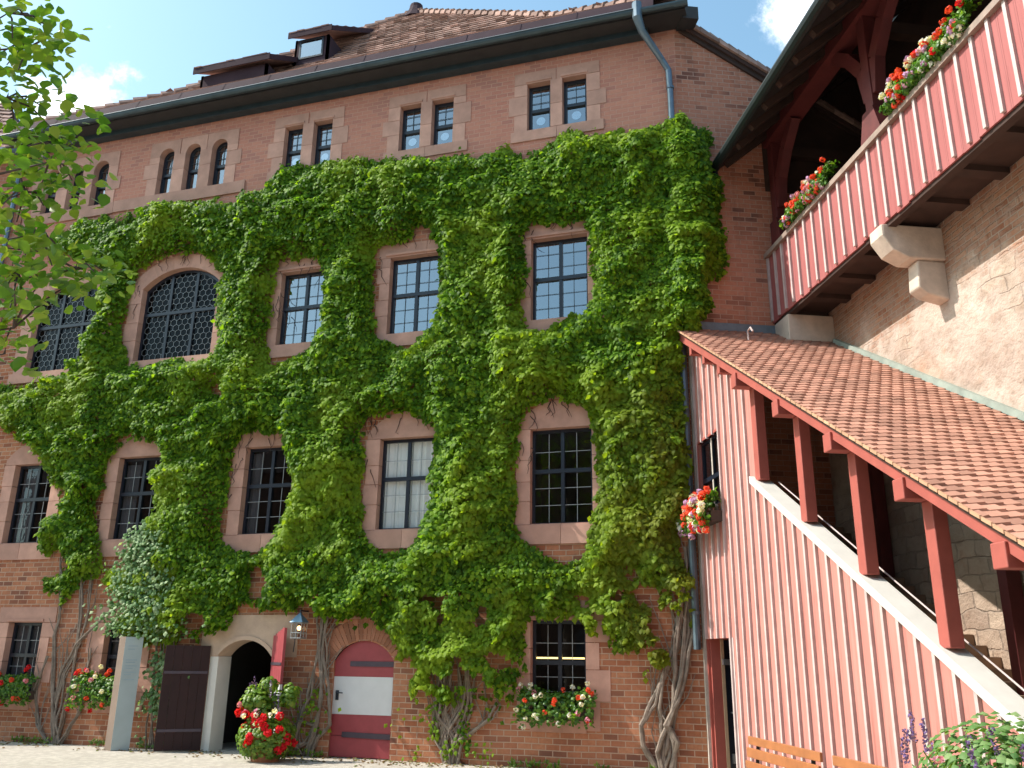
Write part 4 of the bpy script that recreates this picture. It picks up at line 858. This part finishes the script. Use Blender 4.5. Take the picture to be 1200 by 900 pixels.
# ------------------------------------------------------------------ climbing vines on the front
PLANTS = [  # name bounds in x, stems
 ('first', -30, -12.4, 'leftmost climbing vine, its stems twisting up between the two shaded ground floor windows', -15.3),
 ('second', -12.4, -7.75, 'climbing vine on thin bare stems between the open entrance and the red and white door', -8.6),
 ('third', -7.75, -3.1, 'climbing vine with a fan of pale bare stems right of the red and white door', -5.3),
 ('fourth', -3.1, 30, 'climbing vine on thick bent grey stems beside the pink boarded staircase, partly yellowing', -.9)]
STEMS = {
'first': [[(-15.41,0.0),(-15.71,1.38),(-15.89,2.48),(-15.81,3.1),(-15.98,3.83),(-16,4.4)],[(-15.21,0.0),(-15.54,0.8),(-15.49,1.58),(-15.12,2.28),(-14.69,2.69),(-14.19,3.15),(-13.9,3.5)],[(-15.3,0.0),(-15.17,1.39),(-15.21,1.99),(-15.26,3.4),(-15.31,3.93),(-15.4,4.6)],[(-15.35,.0),(-15.5,.9),(-15.42,1.6),(-15.1,2.3),(-14.9,3.1),(-15.0,4.0)],[(-15.5,0.0),(-16.04,0.4),(-16.2,1.2),(-16.0,2.0)],[(-15.2,.0),(-14.8,.7),(-14.75,1.5),(-14.7,2.2)]],
'second': [[(-8.46,0.0),(-8.38,0.39),(-8.09,0.66),(-8.27,1.53),(-8.27,2.25),(-8.4,2.98),(-8.4,3.6)],[(-8.77,0.0),(-8.92,0.54),(-8.81,0.98),(-8.56,1.25),(-8.5,2.24),(-8.58,3.08),(-8.6,3.6)],[(-8.89,0.15),(-8.58,0.29),(-8.49,0.64),(-8.79,0.72),(-8.95,0.28),(-8.7,.05)],[(-8.6,0),(-8.45,.4),(-8.35,1.2),(-8.36,2.2),(-8.3,3.2)]],
'third': [[(-5.3,0.0),(-5.51,0.57),(-5.4,1.16),(-5.46,1.75),(-5.5,2.4)],[(-5.21,0.0),(-5.27,0.58),(-5.43,0.99),(-5.32,1.58),(-5.28,2.3)],[(-5.4,0.0),(-5.51,0.41),(-5.23,0.75),(-4.97,1.25),(-4.93,2.1)],[(-5.12,0.0),(-5.04,0.43),(-4.67,0.73),(-4.35,0.90),(-4.2,1.2)],[(-5.32,0.0),(-5.22,0.42),(-4.91,1.09),(-4.9,1.9)],[(-5.35,0),(-5.6,.5),(-5.62,1.1),(-5.55,1.9)],[(-5.25,0),(-5.4,.6),(-5.1,1.2),(-5.15,1.9)],[(-5.15,0),(-5.2,.5),(-5.55,.9),(-5.5,1.6)]],
'fourth': [[(-1.0,0.0),(-1.27,0.5),(-1.31,0.88),(-1.10,1.27),(-0.79,1.83),(-0.51,2.4),(-0.44,2.97),(-.4,3.6)],[(-0.93,0.0),(-1.01,0.4),(-0.65,1.21),(-0.45,2),(-0.34,3.3),(-.3,4.3)],[(-0.77,0.0),(-0.62,0.59),(-0.78,0.89),(-0.52,1.52),(-0.32,2.64),(-0.24,3.63),(-.2,4.5)],[(-0.85,0.0),(-0.91,0.73),(-0.93,1.2),(-0.83,1.9)],[(-.9,0),(-.75,.5),(-.6,1.3),(-.62,2.2),(-.5,3)]]}
x0, x1, z0, z1 = -19.7, 1.6, 1.2, 15
NL = 420000
X = rng.uniform(x0, x1, NL); Z = rng.uniform(z0, z1, NL)
wx = (vnoise(X, Z, 2.6, 0)-.5)*.26+(vnoise(X, Z, 7, 1)-.5)*.2+rng.normal(0, .035, NL); wz = (vnoise(X, Z, 2.6, 2)-.5)*.26+(vnoise(X, Z, 5, 3)-.5)*.26+rng.normal(0, .05, NL)
ok = inpoly(X+wx, Z+wz, IVY)
for h in HOLES: ok &= ~inpoly(X+wx*.6, Z+wz*.6, h)
X, Z, wx, wz = X[ok], Z[ok], wx[ok], wz[ok]
D = polydist(X+wx, Z+wz, IVY)
for h in HOLES: D = np.minimum(D, polydist(X+wx*.6, Z+wz*.6, h))
# thin, ragged growth low down and along the right: drop leaves where the noise is low
thin = np.clip((4.0-Z)/1.2, 0, 1)*.55+np.clip((X+2.4)/1.6, 0, 1)*np.clip((6.2-Z)/1.5, 0, 1)*.12
keep = vnoise(X, Z, 2.4, 4)*.7+vnoise(X, Z, 6, 5)*.3 > thin*.72
X, Z, D = X[keep], Z[keep], D[keep]
def bulge(x, z):        # pillows of shoots, a steep underside to each
    a = vnoise(x, z*1.0, .8, 0); b = vnoise(x+3, z, 1.9, 1); c = vnoise(x, z+5, 4.2, 2)
    zz = z*2.1+vnoise(x, z, .9, 6)*3.2; saw = 1-(zz-np.floor(zz))
    d_ = z*4.3+vnoise(x, z, 2.1, 7)*3; saw2 = 1-(d_-np.floor(d_))
    return .07+.26*a+.28*b+.17*c+.16*saw*b+.07*saw2
edge = np.clip(D/.38, .12, 1)**.7
H = bulge(X, Z)*edge+.20*np.exp(-((X-.02)/.3)**2)*(Z > 8.9)
low_ = (Z < 8.9) & (X > -.14)
X, Z, D, H = X[~low_], Z[~low_], D[~low_], H[~low_]
e_ = .04
gx = (bulge(X+e_, Z)-bulge(X-e_, Z))/(2*e_); gz = (bulge(X, Z+e_)-bulge(X, Z-e_))/(2*e_)
top = rng.random(len(X))
Y = -H*(1-.55*top**2)-.02
Nf = np.stack([-gx*.9, -np.ones_like(gx), -gz*.9], 1)
Nv = unit(Nf)+rng.normal(0, .32, (len(X), 3))+np.array([0, -.15, .42])
Tv = np.stack([rng.normal(0, .45, len(X)), -.25+rng.normal(0, .2, len(X)), -np.ones(len(X))+rng.normal(0, .3, len(X))], 1)
P = np.stack([X, Y, Z], 1)
size = (.055+.115*rng.random(len(X))**1.5)*(.85+.3*vnoise(X, Z, .7, 3))
# around the corner the vine lies on the side wall
rt = X > 0
NQ = 0
d2 = np.array([D2.x, D2.y, 0]); dw = np.array([DW.x, DW.y, 0])
P[rt] = X[rt][:, None]*d2-Y[rt][:, None]*dw; P[rt, 2] = Z[rt]
c_, s_ = math.cos(R(24.04)), math.sin(R(24.04)); RM = np.array([[c_, s_, 0], [-s_, c_, 0], [0, 0, 1]])
Nv[rt] = Nv[rt]@RM; Tv[rt] = Tv[rt]@RM
# fill the wedge the outward corner opens between the two walls
cn = np.where((np.abs(X) < .3) & (Z > 8.95))[0]; cn = np.concatenate([cn, cn]); ang = -math.pi/2+rng.uniform(0, R(24), len(cn)); hh = (bulge(X[cn]*0, Z[cn])*.9+.2)*(1-.5*rng.random(len(cn))**2)
P = np.concatenate([P, np.stack([np.cos(ang)*hh, np.sin(ang)*hh, Z[cn]], 1)]); Nv = np.concatenate([Nv, Nv[cn]]); Tv = np.concatenate([Tv, Tv[cn]]); size = np.concatenate([size, size[cn]]); X = np.concatenate([X, X[cn]]); Z = np.concatenate([Z, Z[cn]])
bd = X+(vnoise(X, Z, .6, 4)-.5)*1.6
for (k, a, b_, lab, rx) in PLANTS:
    vine = thing('climbing_vine', lab, 'vine', (rx, -.1, 0), 'climbing vines on the brick front')
    s = MB()
    for st_ in STEMS[k]+[[(x+random.uniform(-.12, .12), z) for x, z in q] for q in STEMS[k]]:
        n = len(st_); r0 = random.uniform(.022, .045)*(1.25 if k == 'fourth' else 1)
        pts = []; 
        for i in range(n-1):
            for t in (0, .33, .66): pts.append((st_[i][0]+(st_[i+1][0]-st_[i][0])*t+random.uniform(-.02, .02), -.07-.05*math.sin(i*1.3+r0*99)-.02*random.random(), st_[i][1]+(st_[i+1][1]-st_[i][1])*t))
        pts.append((st_[-1][0], -.10, st_[-1][1]))
        m_ = len(pts); s.tube(pts, [r0*(1-.5*i/m_)*random.uniform(.9, 1.15) for i in range(m_)], 7)
        for q in range(3):
            i = random.randrange(2, m_-2); p = pts[i]; e2 = (p[0]+random.uniform(-.5, .5), -.05, p[2]+random.uniform(.5, 1.2)); mdp = ((p[0]+e2[0])/2+random.uniform(-.15, .15), -.06, (p[2]+e2[2])/2)
            s.tube([p, mdp, e2], [.016, .012, .006], 5)
    s.build('stem', 'bark', vine)
    mk = (bd >= a) & (bd < b_)
    Pk, Nk, Tk, Sk = P[mk], Nv[mk], Tv[mk], size[mk]
    if k in ('third', 'second'):      # young shoots low on the brick round the stems
        q = 420 if k == 'third' else 120; xs = rx+rng.normal(0, .55 if k == 'third' else .25, q); zs = rng.uniform(.03, 1.5, q); kk = vnoise(xs, zs, 3.2, 6) > .52
        xs, zs = xs[kk], zs[kk]; q = len(xs)
        Pk = np.concatenate([Pk, np.stack([xs, -.05-.12*rng.random(q), zs], 1)]); Nk = np.concatenate([Nk, rng.normal(0, .4, (q, 3))+np.array([0, -1, .5])]); Tk = np.concatenate([Tk, rng.normal(0, .5, (q, 3))+np.array([0, -.2, -.8])]); Sk = np.concatenate([Sk, rng.uniform(.06, .12, q)])
    leaves('foliage', Pk, Nk, Tk, Sk, 'ivy_leaf', vine, wide=.42, fold=.12)
    # bare tendrils clinging round the window recesses
    for hh in HOLES[:7]:
        s = MB()
        cx = sum(p[0] for p in hh)/len(hh); ztop = max(p[1] for p in hh)
        if not (a <= cx < b_): continue
        xl = min(p[0] for p in hh)
        for q in range(15):
            px = xl+random.uniform(-.05, .35) if q % 2 else cx+random.uniform(-.9, .9); pz = random.uniform(ztop-1.6, ztop+.1) if q % 2 else ztop+random.uniform(-.25, .1)
            pts = [(px, -.03, pz)]
            for i in range(4): px += random.uniform(-.10, .10); pz -= random.uniform(.03, .16); pts.append((px, -.03-.03*random.random(), pz))
            s.tube(pts, [.010, .009, .008, .006, .004], 4)
        s.build('tendrils', 'twig', vine)

# ------------------------------------------------------------------ flowers
def cloud(n, cen, rad, flat=0):
    v = unit(rng.normal(0, 1, (n, 3))); r = rng.uniform(.45, 1, n)**.6
    return np.array(cen)+v*r[:, None]*np.array(rad), v
def heads(name, mat, cs, r, par, n=22):
    P, V = [], []
    for c in cs:
        v = unit(rng.normal(0, 1, (n, 3))); P.append(np.array(c)+v*r*.75*rng.uniform(.7, 1, (n, 1))); V.append(v)
    P = np.concatenate(P); V = np.concatenate(V)
    return leaves(name, P, V, rng.normal(0, 1, P.shape), np.full(len(P), r*.85)*rng.uniform(.8, 1.2, len(P)), mat, par, wide=.55, fold=.1)
def box_frame(o, along, outw):
    return lambda a, b, z: Vector(o)+Vector(along)*a+Vector(outw)*b+Vector((0, 0, z))
def flower_box(o, along, outw, ln, label, mixcols, rise=.28, hang=.25, dens=1., over=0., hr=.075):
    """trough with geraniums; o = left rear lower corner of the trough"""
    fr = box_frame(o, along, outw); t = thing('flower_box', label, 'flower box', fr(ln/2, .12, 0), 'flower boxes in bloom')
    b = MB(fr); b.prism([(0, 0), (ln, 0), (ln+.02, .2), (-.02, .2)], .01, .24); b.build('trough', 'planter_dark', t)
    n = int(620*ln*dens); A = rng.uniform(-.08, ln+.08, n); 
    th = rng.uniform(-.9, math.pi*.62, n); rr_ = rng.uniform(.3, 1, n)**.5
    hmod = .65+.5*vnoise(A*1.0, A*0, 3.1, 1)
    B = .14+over+np.cos(th)*rr_*.26*(1+.3*(th < 0)); Zc = .2+np.where(th > 0, np.sin(th)*rise*hmod, np.sin(th)*hang*1.1)*rr_
    al, ow = np.array(along), np.array(outw)
    Pp = np.array(o)+A[:, None]*al+B[:, None]*ow; Pp[:, 2] += Zc
    Nn = np.cos(th)[:, None]*ow+np.sin(th)[:, None]*np.array([0, 0, 1])+rng.normal(0, .5, (n, 3))
    leaves('foliage', Pp, Nn, rng.normal(0, 1, (n, 3))+np.array([0, 0, -.3]), rng.uniform(.06, .11, n), 'geranium_leaf', t, wide=.5)
    for mat, k in mixcols.items():
        cs = []
        for i in range(k):
            if isinstance(k, int): pass
            a = random.uniform(-.06, ln+.06); th_ = random.uniform(-.9, 1.7); hm = .8+.4*random.random()
            bb = .14+over+math.cos(th_)*.30; zz = .2+(math.sin(th_)*rise*1.15*hm if th_ > 0 else math.sin(th_)*hang*1.15)
            v = fr(a, bb, zz); cs.append((v.x, v.y, v.z))
        heads('blossoms', mat, cs, hr, t)
    return t
d2v, dwv = (D2.x, D2.y, 0), (DW.x, DW.y, 0); ngo = (-D2.x, -D2.y, 0)
def wv(s, u, z): v = W(s, u, z); return (v.x, v.y, v.z)
flower_box(wv(2.30, 1.35, 10.92), dwv, ngo, 1.75, 'lower left flower box of pink and orange geraniums on the gallery rail', {'petal_orange': 30, 'petal_pink': 16, 'petal_lilac': 9, 'petal_white': 8}, rise=.40, hang=.16, hr=.066, over=.14, dens=1.4)
flower_box(wv(2.30, 5.5, 10.92), dwv, ngo, 2.05, 'upper right flower box with white, lilac and orange blooms on the gallery rail', {'petal_orange': 24, 'petal_red': 5, 'petal_lilac': 16, 'petal_white': 24}, rise=.42, hang=.16, hr=.066, over=.14, dens=1.4)
flower_box(wv(-.02, .12, 4.62), dwv, ngo, 1.35, 'flower box of red, pink and white geraniums under the stair window', {'petal_orange': 30, 'petal_red': 6, 'petal_lilac': 14, 'petal_white': 18}, rise=.36, hang=.42, hr=.085, dens=1.1)
flower_box((-3.72, .0, .92), (1, 0, 0), (0, -1, 0), 1.45, 'flower box of white and coral geraniums below the lamplit ground floor window', {'petal_orange': 9, 'petal_pink': 5, 'petal_white': 16}, rise=.38, hang=.38, hr=.06)
flower_box((-14.85, -.0, 1.0), (1, 0, 0), (0, -1, 0), 1.35, 'flower box of red and pink geraniums left of the tall grey sign', {'petal_red': 5, 'petal_orange': 6, 'petal_pink': 4, 'petal_white': 5}, rise=.42, hang=.45, hr=.065)
flower_box((-17.75, -.0, .98), (1, 0, 0), (0, -1, 0), 1.55, 'flower box of red geraniums at the leftmost ground floor window', {'petal_red': 12, 'petal_orange': 4, 'petal_pink': 4}, rise=.40, hang=.42, hr=.07)

# tub beside the entrance
tb = thing('flower_tub', 'big tub of red geraniums and violet salvia on the gravel by the open entrance', 'flower tub', (-8.95, -1.15, 0))
b = MB(); b.tube([(-8.95, -1.15, 0), (-8.95, -1.15, .42), (-8.95, -1.15, .45), (-8.95, -1.15, .5)], [.28, .38, .42, .42], 20); b.build('pot', 'terracotta', tb)
Pp, Vn = cloud(1900, (-8.95, -1.15, .45), (.64, .58, .48)); k_ = Pp[:, 2] > .03; leaves('foliage', Pp[k_], Vn[k_]+np.array([0, 0, .4]), rng.normal(0, 1, Pp[k_].shape), rng.uniform(.07, .12, k_.sum()), 'bedding_leaf', tb)
PV = [cloud(95, (random.uniform(-9.5, -8.3), random.uniform(-1.4, -.8), random.uniform(.85, 1.5)), (.20, .18, .19)) for _ in range(13)]
P2 = np.concatenate([q[0] for q in PV]); V2 = np.concatenate([q[1] for q in PV]); leaves('salvia_foliage', P2, V2+np.array([0, 0, .4]), rng.normal(0, .6, P2.shape)+np.array([0, 0, -.7]), rng.uniform(.08, .13, len(P2)), 'bedding_leaf', tb)
def spikes(par, cs, h, mat='petal_violet', name='blossoms'):
    cc = []
    for c in cs:
        lx, ly = random.uniform(-.25, .25), random.uniform(-.2, .2)
        for i in range(9): t = i/8; cc.append((c[0]+lx*t*h+random.uniform(-.012, .012), c[1]+ly*t*h, c[2]+h*t))
    return heads(name, mat, cc, .028, par, 7)
spikes(tb, [(random.uniform(-9.7, -8.6), random.uniform(-1.35, -1.0), random.uniform(.95, 1.35)) for _ in range(14)], .3)
cs = []
for i in range(26):
    a = random.uniform(-2.9, .2); r = random.uniform(.35, .66); cs.append((-8.95+math.cos(a)*r, -1.2+math.sin(a)*r*.85, random.uniform(.22, .98)))
heads('blossoms', 'petal_red', cs, .095, tb, 30)
heads('blossoms', 'petal_white', [(-8.95+random.uniform(-.65, .6), -1.55+random.uniform(-.1, .3), random.uniform(.2, 1.05)) for _ in range(12)], .06, tb)
heads('blossoms', 'petal_pink', [(-9.2+random.uniform(-.3, .3), -1.45, random.uniform(.75, 1.1)) for _ in range(5)], .075, tb)

# salvia tub by the stair foot
sc = W(-1.15, 10.5, 0)
t2 = thing('flower_tub', 'leafy flower tub with violet salvia spikes beside the benches at the stair foot', 'flower tub', sc)
b = MB(); b.tube([sc, sc+Vector((0, 0, .5)), sc+Vector((0, 0, .55))], [.35, .48, .5], 20); b.build('pot', 'terracotta', t2)
Pp, Vn = cloud(2300, (sc.x, sc.y, 1.08), (.72, .72, .66)); k_ = Pp[:, 2] > .5; Pp, Vn = Pp[k_], Vn[k_]
b = MB()
for i in range(60):
    a = random.uniform(0, 6.28); r = random.uniform(.1, .75); e2 = sc+Vector((math.cos(a)*r, math.sin(a)*r, random.uniform(1.0, 1.45))); b.tube([sc+Vector((0, 0, .5)), sc+Vector((math.cos(a)*r*.5, math.sin(a)*r*.5, .9)), e2], [.012, .009, .005], 5)
b.build('stalks', 'geranium_leaf', t2)
leaves('foliage', Pp, Vn+np.array([0, 0, .5]), rng.normal(0, .7, Pp.shape)+np.array([0, 0, -.5]), rng.uniform(.05, .10, len(Pp)), 'salvia_leaf', t2)
spikes(t2, [(sc.x+random.uniform(-.8, .7), sc.y+random.uniform(-.6, .6), random.uniform(1.1, 1.5)) for _ in range(20)], .22)
heads('blossoms', 'petal_pink', [(sc.x+random.uniform(-.6, .6), sc.y+random.uniform(-.5, .3), random.uniform(1.0, 1.4)) for _ in range(14)], .04, t2, 10)

# climbing rose with pale leaves between sign and entrance
rs = thing('climbing_rose', 'pale leaved climbing rose growing up the brick left of the open brown door', 'climber', (-12.6, -.2, 0))
b = MB()
for i in range(9):
    x = -12.7+i*.07; pts = [(x, -.15, 0)]
    for q in range(8): pts.append((pts[-1][0]+random.uniform(-.13, .09), -.15-.05*q*.5*random.random(), .5*(q+1)))
    b.tube(pts, [.022-.0015*j for j in range(9)], 6)
b.build('stem', 'bark', rs)
n = 2600
A = rng.random(n); zz = 2.6+2.3*A; xc = -13.0-.25*A; Pp = np.stack([xc+rng.normal(0, .55*(1-.6*A), n), -.38-.30*rng.random(n), zz+rng.normal(0, .12, n)], 1)
n2 = 900; zb = rng.uniform(.1, 2.7, n2); Pb = np.stack([-12.45+.04*zb+rng.normal(0, .24, n2), -.2-.2*rng.random(n2), zb], 1)
kp = vnoise(Pb[:, 0], Pb[:, 2], 4, 2) > .38; Pb = Pb[kp]; Pp = np.concatenate([Pp, Pb])
leaves('foliage', Pp, rng.normal(0, .5, Pp.shape)+np.array([-.1, -1, .6]), rng.normal(0, .7, Pp.shape)+np.array([0, 0, -.8]), rng.uniform(.08, .14, len(Pp)), 'rose_leaf', rs)

# ------------------------------------------------------------------ smaller things
# lantern on the wall
ln = thing('wall_lantern', 'small lit wall lantern with blue metal pyramid roof between the two doors', 'lantern', (-8.9, -.3, 2.4))
LS = lambda x, y, z: Vector((-8.88+(x+8.88)*.72, -.34+(y+.34)*.72, 2.8+(z-2.8)*.8))
b = MB(LS); b.add([(-9.10, -.56, 2.80), (-8.66, -.56, 2.80), (-8.66, -.12, 2.80), (-9.10, -.12, 2.80), (-8.88, -.34, 3.08)], [(0, 1, 4), (1, 2, 4), (2, 3, 4), (3, 0, 4), (3, 2, 1, 0)]); b.build('lantern_roof', 'blue_metal', ln)
b = MB(LS)
for sx in (-1, 0, 1):
    for sy in (-1, 0, 1):
        if sx or sy: b.box((-8.88+sx*.17-.008, -.34+sy*.17-.008, 2.38), (-8.88+sx*.17+.008, -.34+sy*.17+.008, 2.80))
for z in (2.38, 2.52, 2.78):
    for (p, q) in (((-1, -1), (1, -1)), ((1, -1), (1, 1)), ((1, 1), (-1, 1)), ((-1, 1), (-1, -1))): b.beam((-8.88+p[0]*.17, -.34+p[1]*.17, z), (-8.88+q[0]*.17, -.34+q[1]*.17, z), .02, .02)
b.box((-9.05, -.51, 2.36), (-8.71, -.17, 2.378)); b.build('lantern_cage', 'leading', ln)
b = MB(LS)
for sx, sy in ((0, -1), (0, 1), (-1, 0), (1, 0)):
    c = (-8.88+sx*.155, -.34+sy*.155); w = .15
    vs = [(c[0]-w*abs(sy), c[1]-w*abs(sx), z) for z in (2.4, 2.78)]+[(c[0]+w*abs(sy), c[1]+w*abs(sx), z) for z in (2.78, 2.4)]; b.add(vs, [(0, 1, 2, 3)])
b.build('lantern_glass', 'glass_clear', ln, fix=False)
b = MB(LS); b.tube([(-8.88, -.34, 2.58), (-8.88, -.34, 2.62), (-8.88, -.34, 2.68), (-8.88, -.34, 2.71)], [.02, .045, .045, .01], 10); b.build('bulb', 'bulb', ln)
b = MB(LS); b.tube([(-8.88, -.34, 3.04), (-8.88, -.34, 3.12), (-8.88, .15, 3.12)], .018, 6); b.tube([(-9.0, -.03, 3.1), (-9.15, -.03, 2.6), (-9.2, -.03, 2.0)], .012, 5); b.build('bracket', 'iron_frame', ln)

# sign pillar
sg = thing('sign_pillar', 'tall narrow information sign pillar with pale blue-grey face left of the entrance', 'sign', (-12.95, -.62, 0))
b = MB(); k0, k1, k2, k3 = (-13.12, -.80), (-12.84, -.54), (-13.02, -.40), (-13.36, -.72)
def quadbox(mb, pts, z0, z1): mb.raw([(p[0], p[1], z) for z in (z0, z1) for p in pts], [(0, 1, 2, 3), (7, 6, 5, 4)]+[(i, (i+1) % 4, (i+1) % 4+4, i+4) for i in range(4)])
quadbox(b, [k0, k1, k2, k3], 0, 2.46); so = b.build('pillar_body', 'stele_side', sg)
ex = Vector((k1[0]-k0[0], k1[1]-k0[1], 0)); nn = Vector((ex.y, -ex.x, 0)).normalized()
fr = lambda a, b_, z: Vector((k0[0], k0[1], 0))+ex*a+nn*b_+Vector((0, 0, z))
b = MB(fr); b.box((.0, .001, .01), (1.0, .02, 2.45)); fo = b.build('sign_face', 'stele_face', sg)
b = MB(fr)
for z, a, c in ((2.24, .2, .75), (2.17, .2, .6), (1.93, .15, .8), (1.88, .15, .7), (1.80, .15, .85), (1.75, .15, .6), (1.66, .15, .8), (1.61, .15, .55), (1.5, .15, .75)): b.box((a, .021, z), (c, .023, z+.025))
b.build('text_lines', 'stele_text', fo)

# benches
def bench(name_, s0, u0, ln_, label):
    t = thing('park_bench', label, 'bench', W(s0, u0+ln_/2, 0), 'wooden benches along the stair wall')
    L_ = [(-.00, 1.00, .11), (-.03, .84, .13), (-.06, .68, .10)]
    for i, (ds, z, h) in enumerate(L_):
        b = MB(W); b.box((s0+ds-.02, u0, z-h/2), (s0+ds+.02, u0+ln_, z+h/2)); b.build('back_slat', 'bench_wood', t, bevel=.008)
    for i in range(5):
        b = MB(W); s = s0-.14-i*.125; b.box((s-.05, u0, .56-.012*(2-abs(2-i))), (s+.05, u0+ln_, .60-.012*(2-abs(2-i)))); b.build('seat_slat', 'bench_wood', t, bevel=.008)
    for u in (u0+.25, u0+ln_-.3):
        b = MB(W); b.beam((s0+.04, u, 1.02), (s0-.02, u, .5), .05, .03, (0, 1, 0)); b.beam((s0-.04, u, .55), (s0-.68, u, .55), .05, .03); b.beam((s0-.02, u, .55), (s0+.08, u, 0), .05, .04, (0, 1, 0)); b.beam((s0-.62, u, .55), (s0-.68, u, 0), .05, .04, (0, 1, 0))
        b.build('bench_leg', 'bench_iron', t)
    return t
bench('b1', -.85, 4.22, 2.32, 'wooden slatted bench nearer the lower door of the pink staircase')
bench('b2', -.85, 6.86, 2.32, 'wooden slatted bench nearer the viewer, half below the picture edge')

# ------------------------------------------------------------------ linden at the left edge
tr = thing('linden_tree', 'linden branches with drooping green leaves reaching in at the left edge', 'tree', (-6.4, -14.6, 0))
b = MB(); tk = [(-6.4, -14.6, 0), (-6.35, -14.6, 1.6), (-6.45, -14.55, 3.4), (-6.3, -14.6, 5.4), (-6.4, -14.6, 8), (-6.3, -14.5, 10.5)]
b.tube(tk, [.30, .24, .2, .15, .10, .04], 12); b.build('trunk', 'bark', tr)
tw = np.array(TWIGS); 
extra = np.stack([rng.uniform(-8.3, -5.0, 90), rng.uniform(-16.8, -14.2, 90), rng.uniform(4, 11, 90)], 1)
allc = np.concatenate([tw, extra])
b = MB(); 
for i, c in enumerate(allc):
    if i < len(tw): h = min(9.5, max(2.6, c[2]-.5)); anc = Vector((-6.4, -14.6, h))
    else: anc = Vector((-6.4, -14.6, max(2.5, min(10, c[2]-.8))))
    if i < len(tw) and i % 5: continue
    e2 = Vector(c); jt = lambda k: Vector((random.uniform(-k, k), random.uniform(-k, k), random.uniform(-k, k)))
    anc.z = max(1.9, anc.z-.9); b.tube([anc, anc.lerp(e2, .22)+Vector((0, 0, .35))+jt(.08), anc.lerp(e2, .45)+Vector((0, 0, .5))+jt(.12), anc.lerp(e2, .7)+Vector((0, 0, .35))+jt(.12), anc.lerp(e2, .88)+Vector((0, 0, .12))+jt(.06), e2], [.042, .03, .021, .014, .009, .004], 6)
for i, c in enumerate(tw):      # fine twigs towards the neighbouring sprays
    j = i-(i % 5); b.tube([Vector(tw[j]), (Vector(tw[j])+Vector(c))/2+Vector((0, 0, .05)), Vector(c)], [.008, .007, .004], 5)
b.build('branches', 'twig', tr)
PP = []
for c in tw: PP.append(c+rng.normal(0, 1, (20, 3))*np.array([.12, .12, .10]))
for c in extra: PP.append(c+rng.normal(0, 1, (60, 3))*.38)
PP = np.concatenate(PP); n = len(PP)
Nn = unit(rng.normal(0, .55, (n, 3))+np.array([-.2, -.2, 1.0])); Tt = unit(rng.normal(0, .6, (n, 3))+np.array([.1, 0, -.75]))
Tt = unit(Tt-Nn*np.sum(Tt*Nn, -1, keepdims=True)); Ss = np.cross(Tt, Nn); sz = rng.uniform(.055, .10, n)[:, None]
prof = [(0, 0, 0), (.12, .36, -.02), (.45, .46, -.06), (.78, .26, -.04), (1.06, 0, -.10), (.78, -.26, -.04), (.45, -.46, -.06), (.12, -.36, -.02), (.45, 0, .05)]
V = np.stack([PP+Tt*sz*a+Ss*sz*b_+Nn*sz*c for a, b_, c in prof], 1).reshape(-1, 3); k = np.arange(n)[:, None]*9
Fc = np.concatenate([k+np.array([8, i, (i+1) % 8]) for i in range(8)], 0)
npmesh('crown', V, Fc, 'linden_leaf', tr)

# fallen leaves and weeds along the foot of the wall
n = 900; xs = rng.uniform(-19, 2.5, n); ys = -.04-np.abs(rng.normal(0, .5, n)); rgt = (xs > -.3); ys[rgt] -= .3
kk = vnoise(xs, ys, 1.1, 3) > .42; xs, ys = xs[kk], ys[kk]; n = len(xs)
fl = leaves('fallen_leaves', np.stack([xs, ys, .012+.01*rng.random(n)], 1), rng.normal(0, .25, (n, 3))+np.array([0, 0, 1]), rng.normal(0, 1, (n, 3)), rng.uniform(.05, .10, n), 'dry_leaf', None)
fl['kind'] = 'stuff'; fl['label'] = 'fallen leaves scattered on the gravel along the foot of the wall'; fl['category'] = 'leaf litter'
n = 1500; xs = rng.uniform(-19.5, -.5, n); kk = (vnoise(xs, xs*0, 1.9, 5) > .56) & ((xs < -11.6) | ((xs > -9.6) & (xs < -8.2)) | (xs > -6.5)); xs = xs[kk]; n = len(xs)
wd = leaves('weeds', np.stack([xs, -.05-.12*rng.random(n), .10*rng.random(n)], 1), rng.normal(0, .5, (n, 3))+np.array([0, -1, .4]), rng.normal(0, .6, (n, 3))+np.array([0, 0, .9]), rng.uniform(.06, .13, n), 'bedding_leaf', None, wide=.22)
wd['kind'] = 'stuff'; wd['label'] = 'low green weeds growing in the joint at the foot of the brick wall'; wd['category'] = 'weeds'
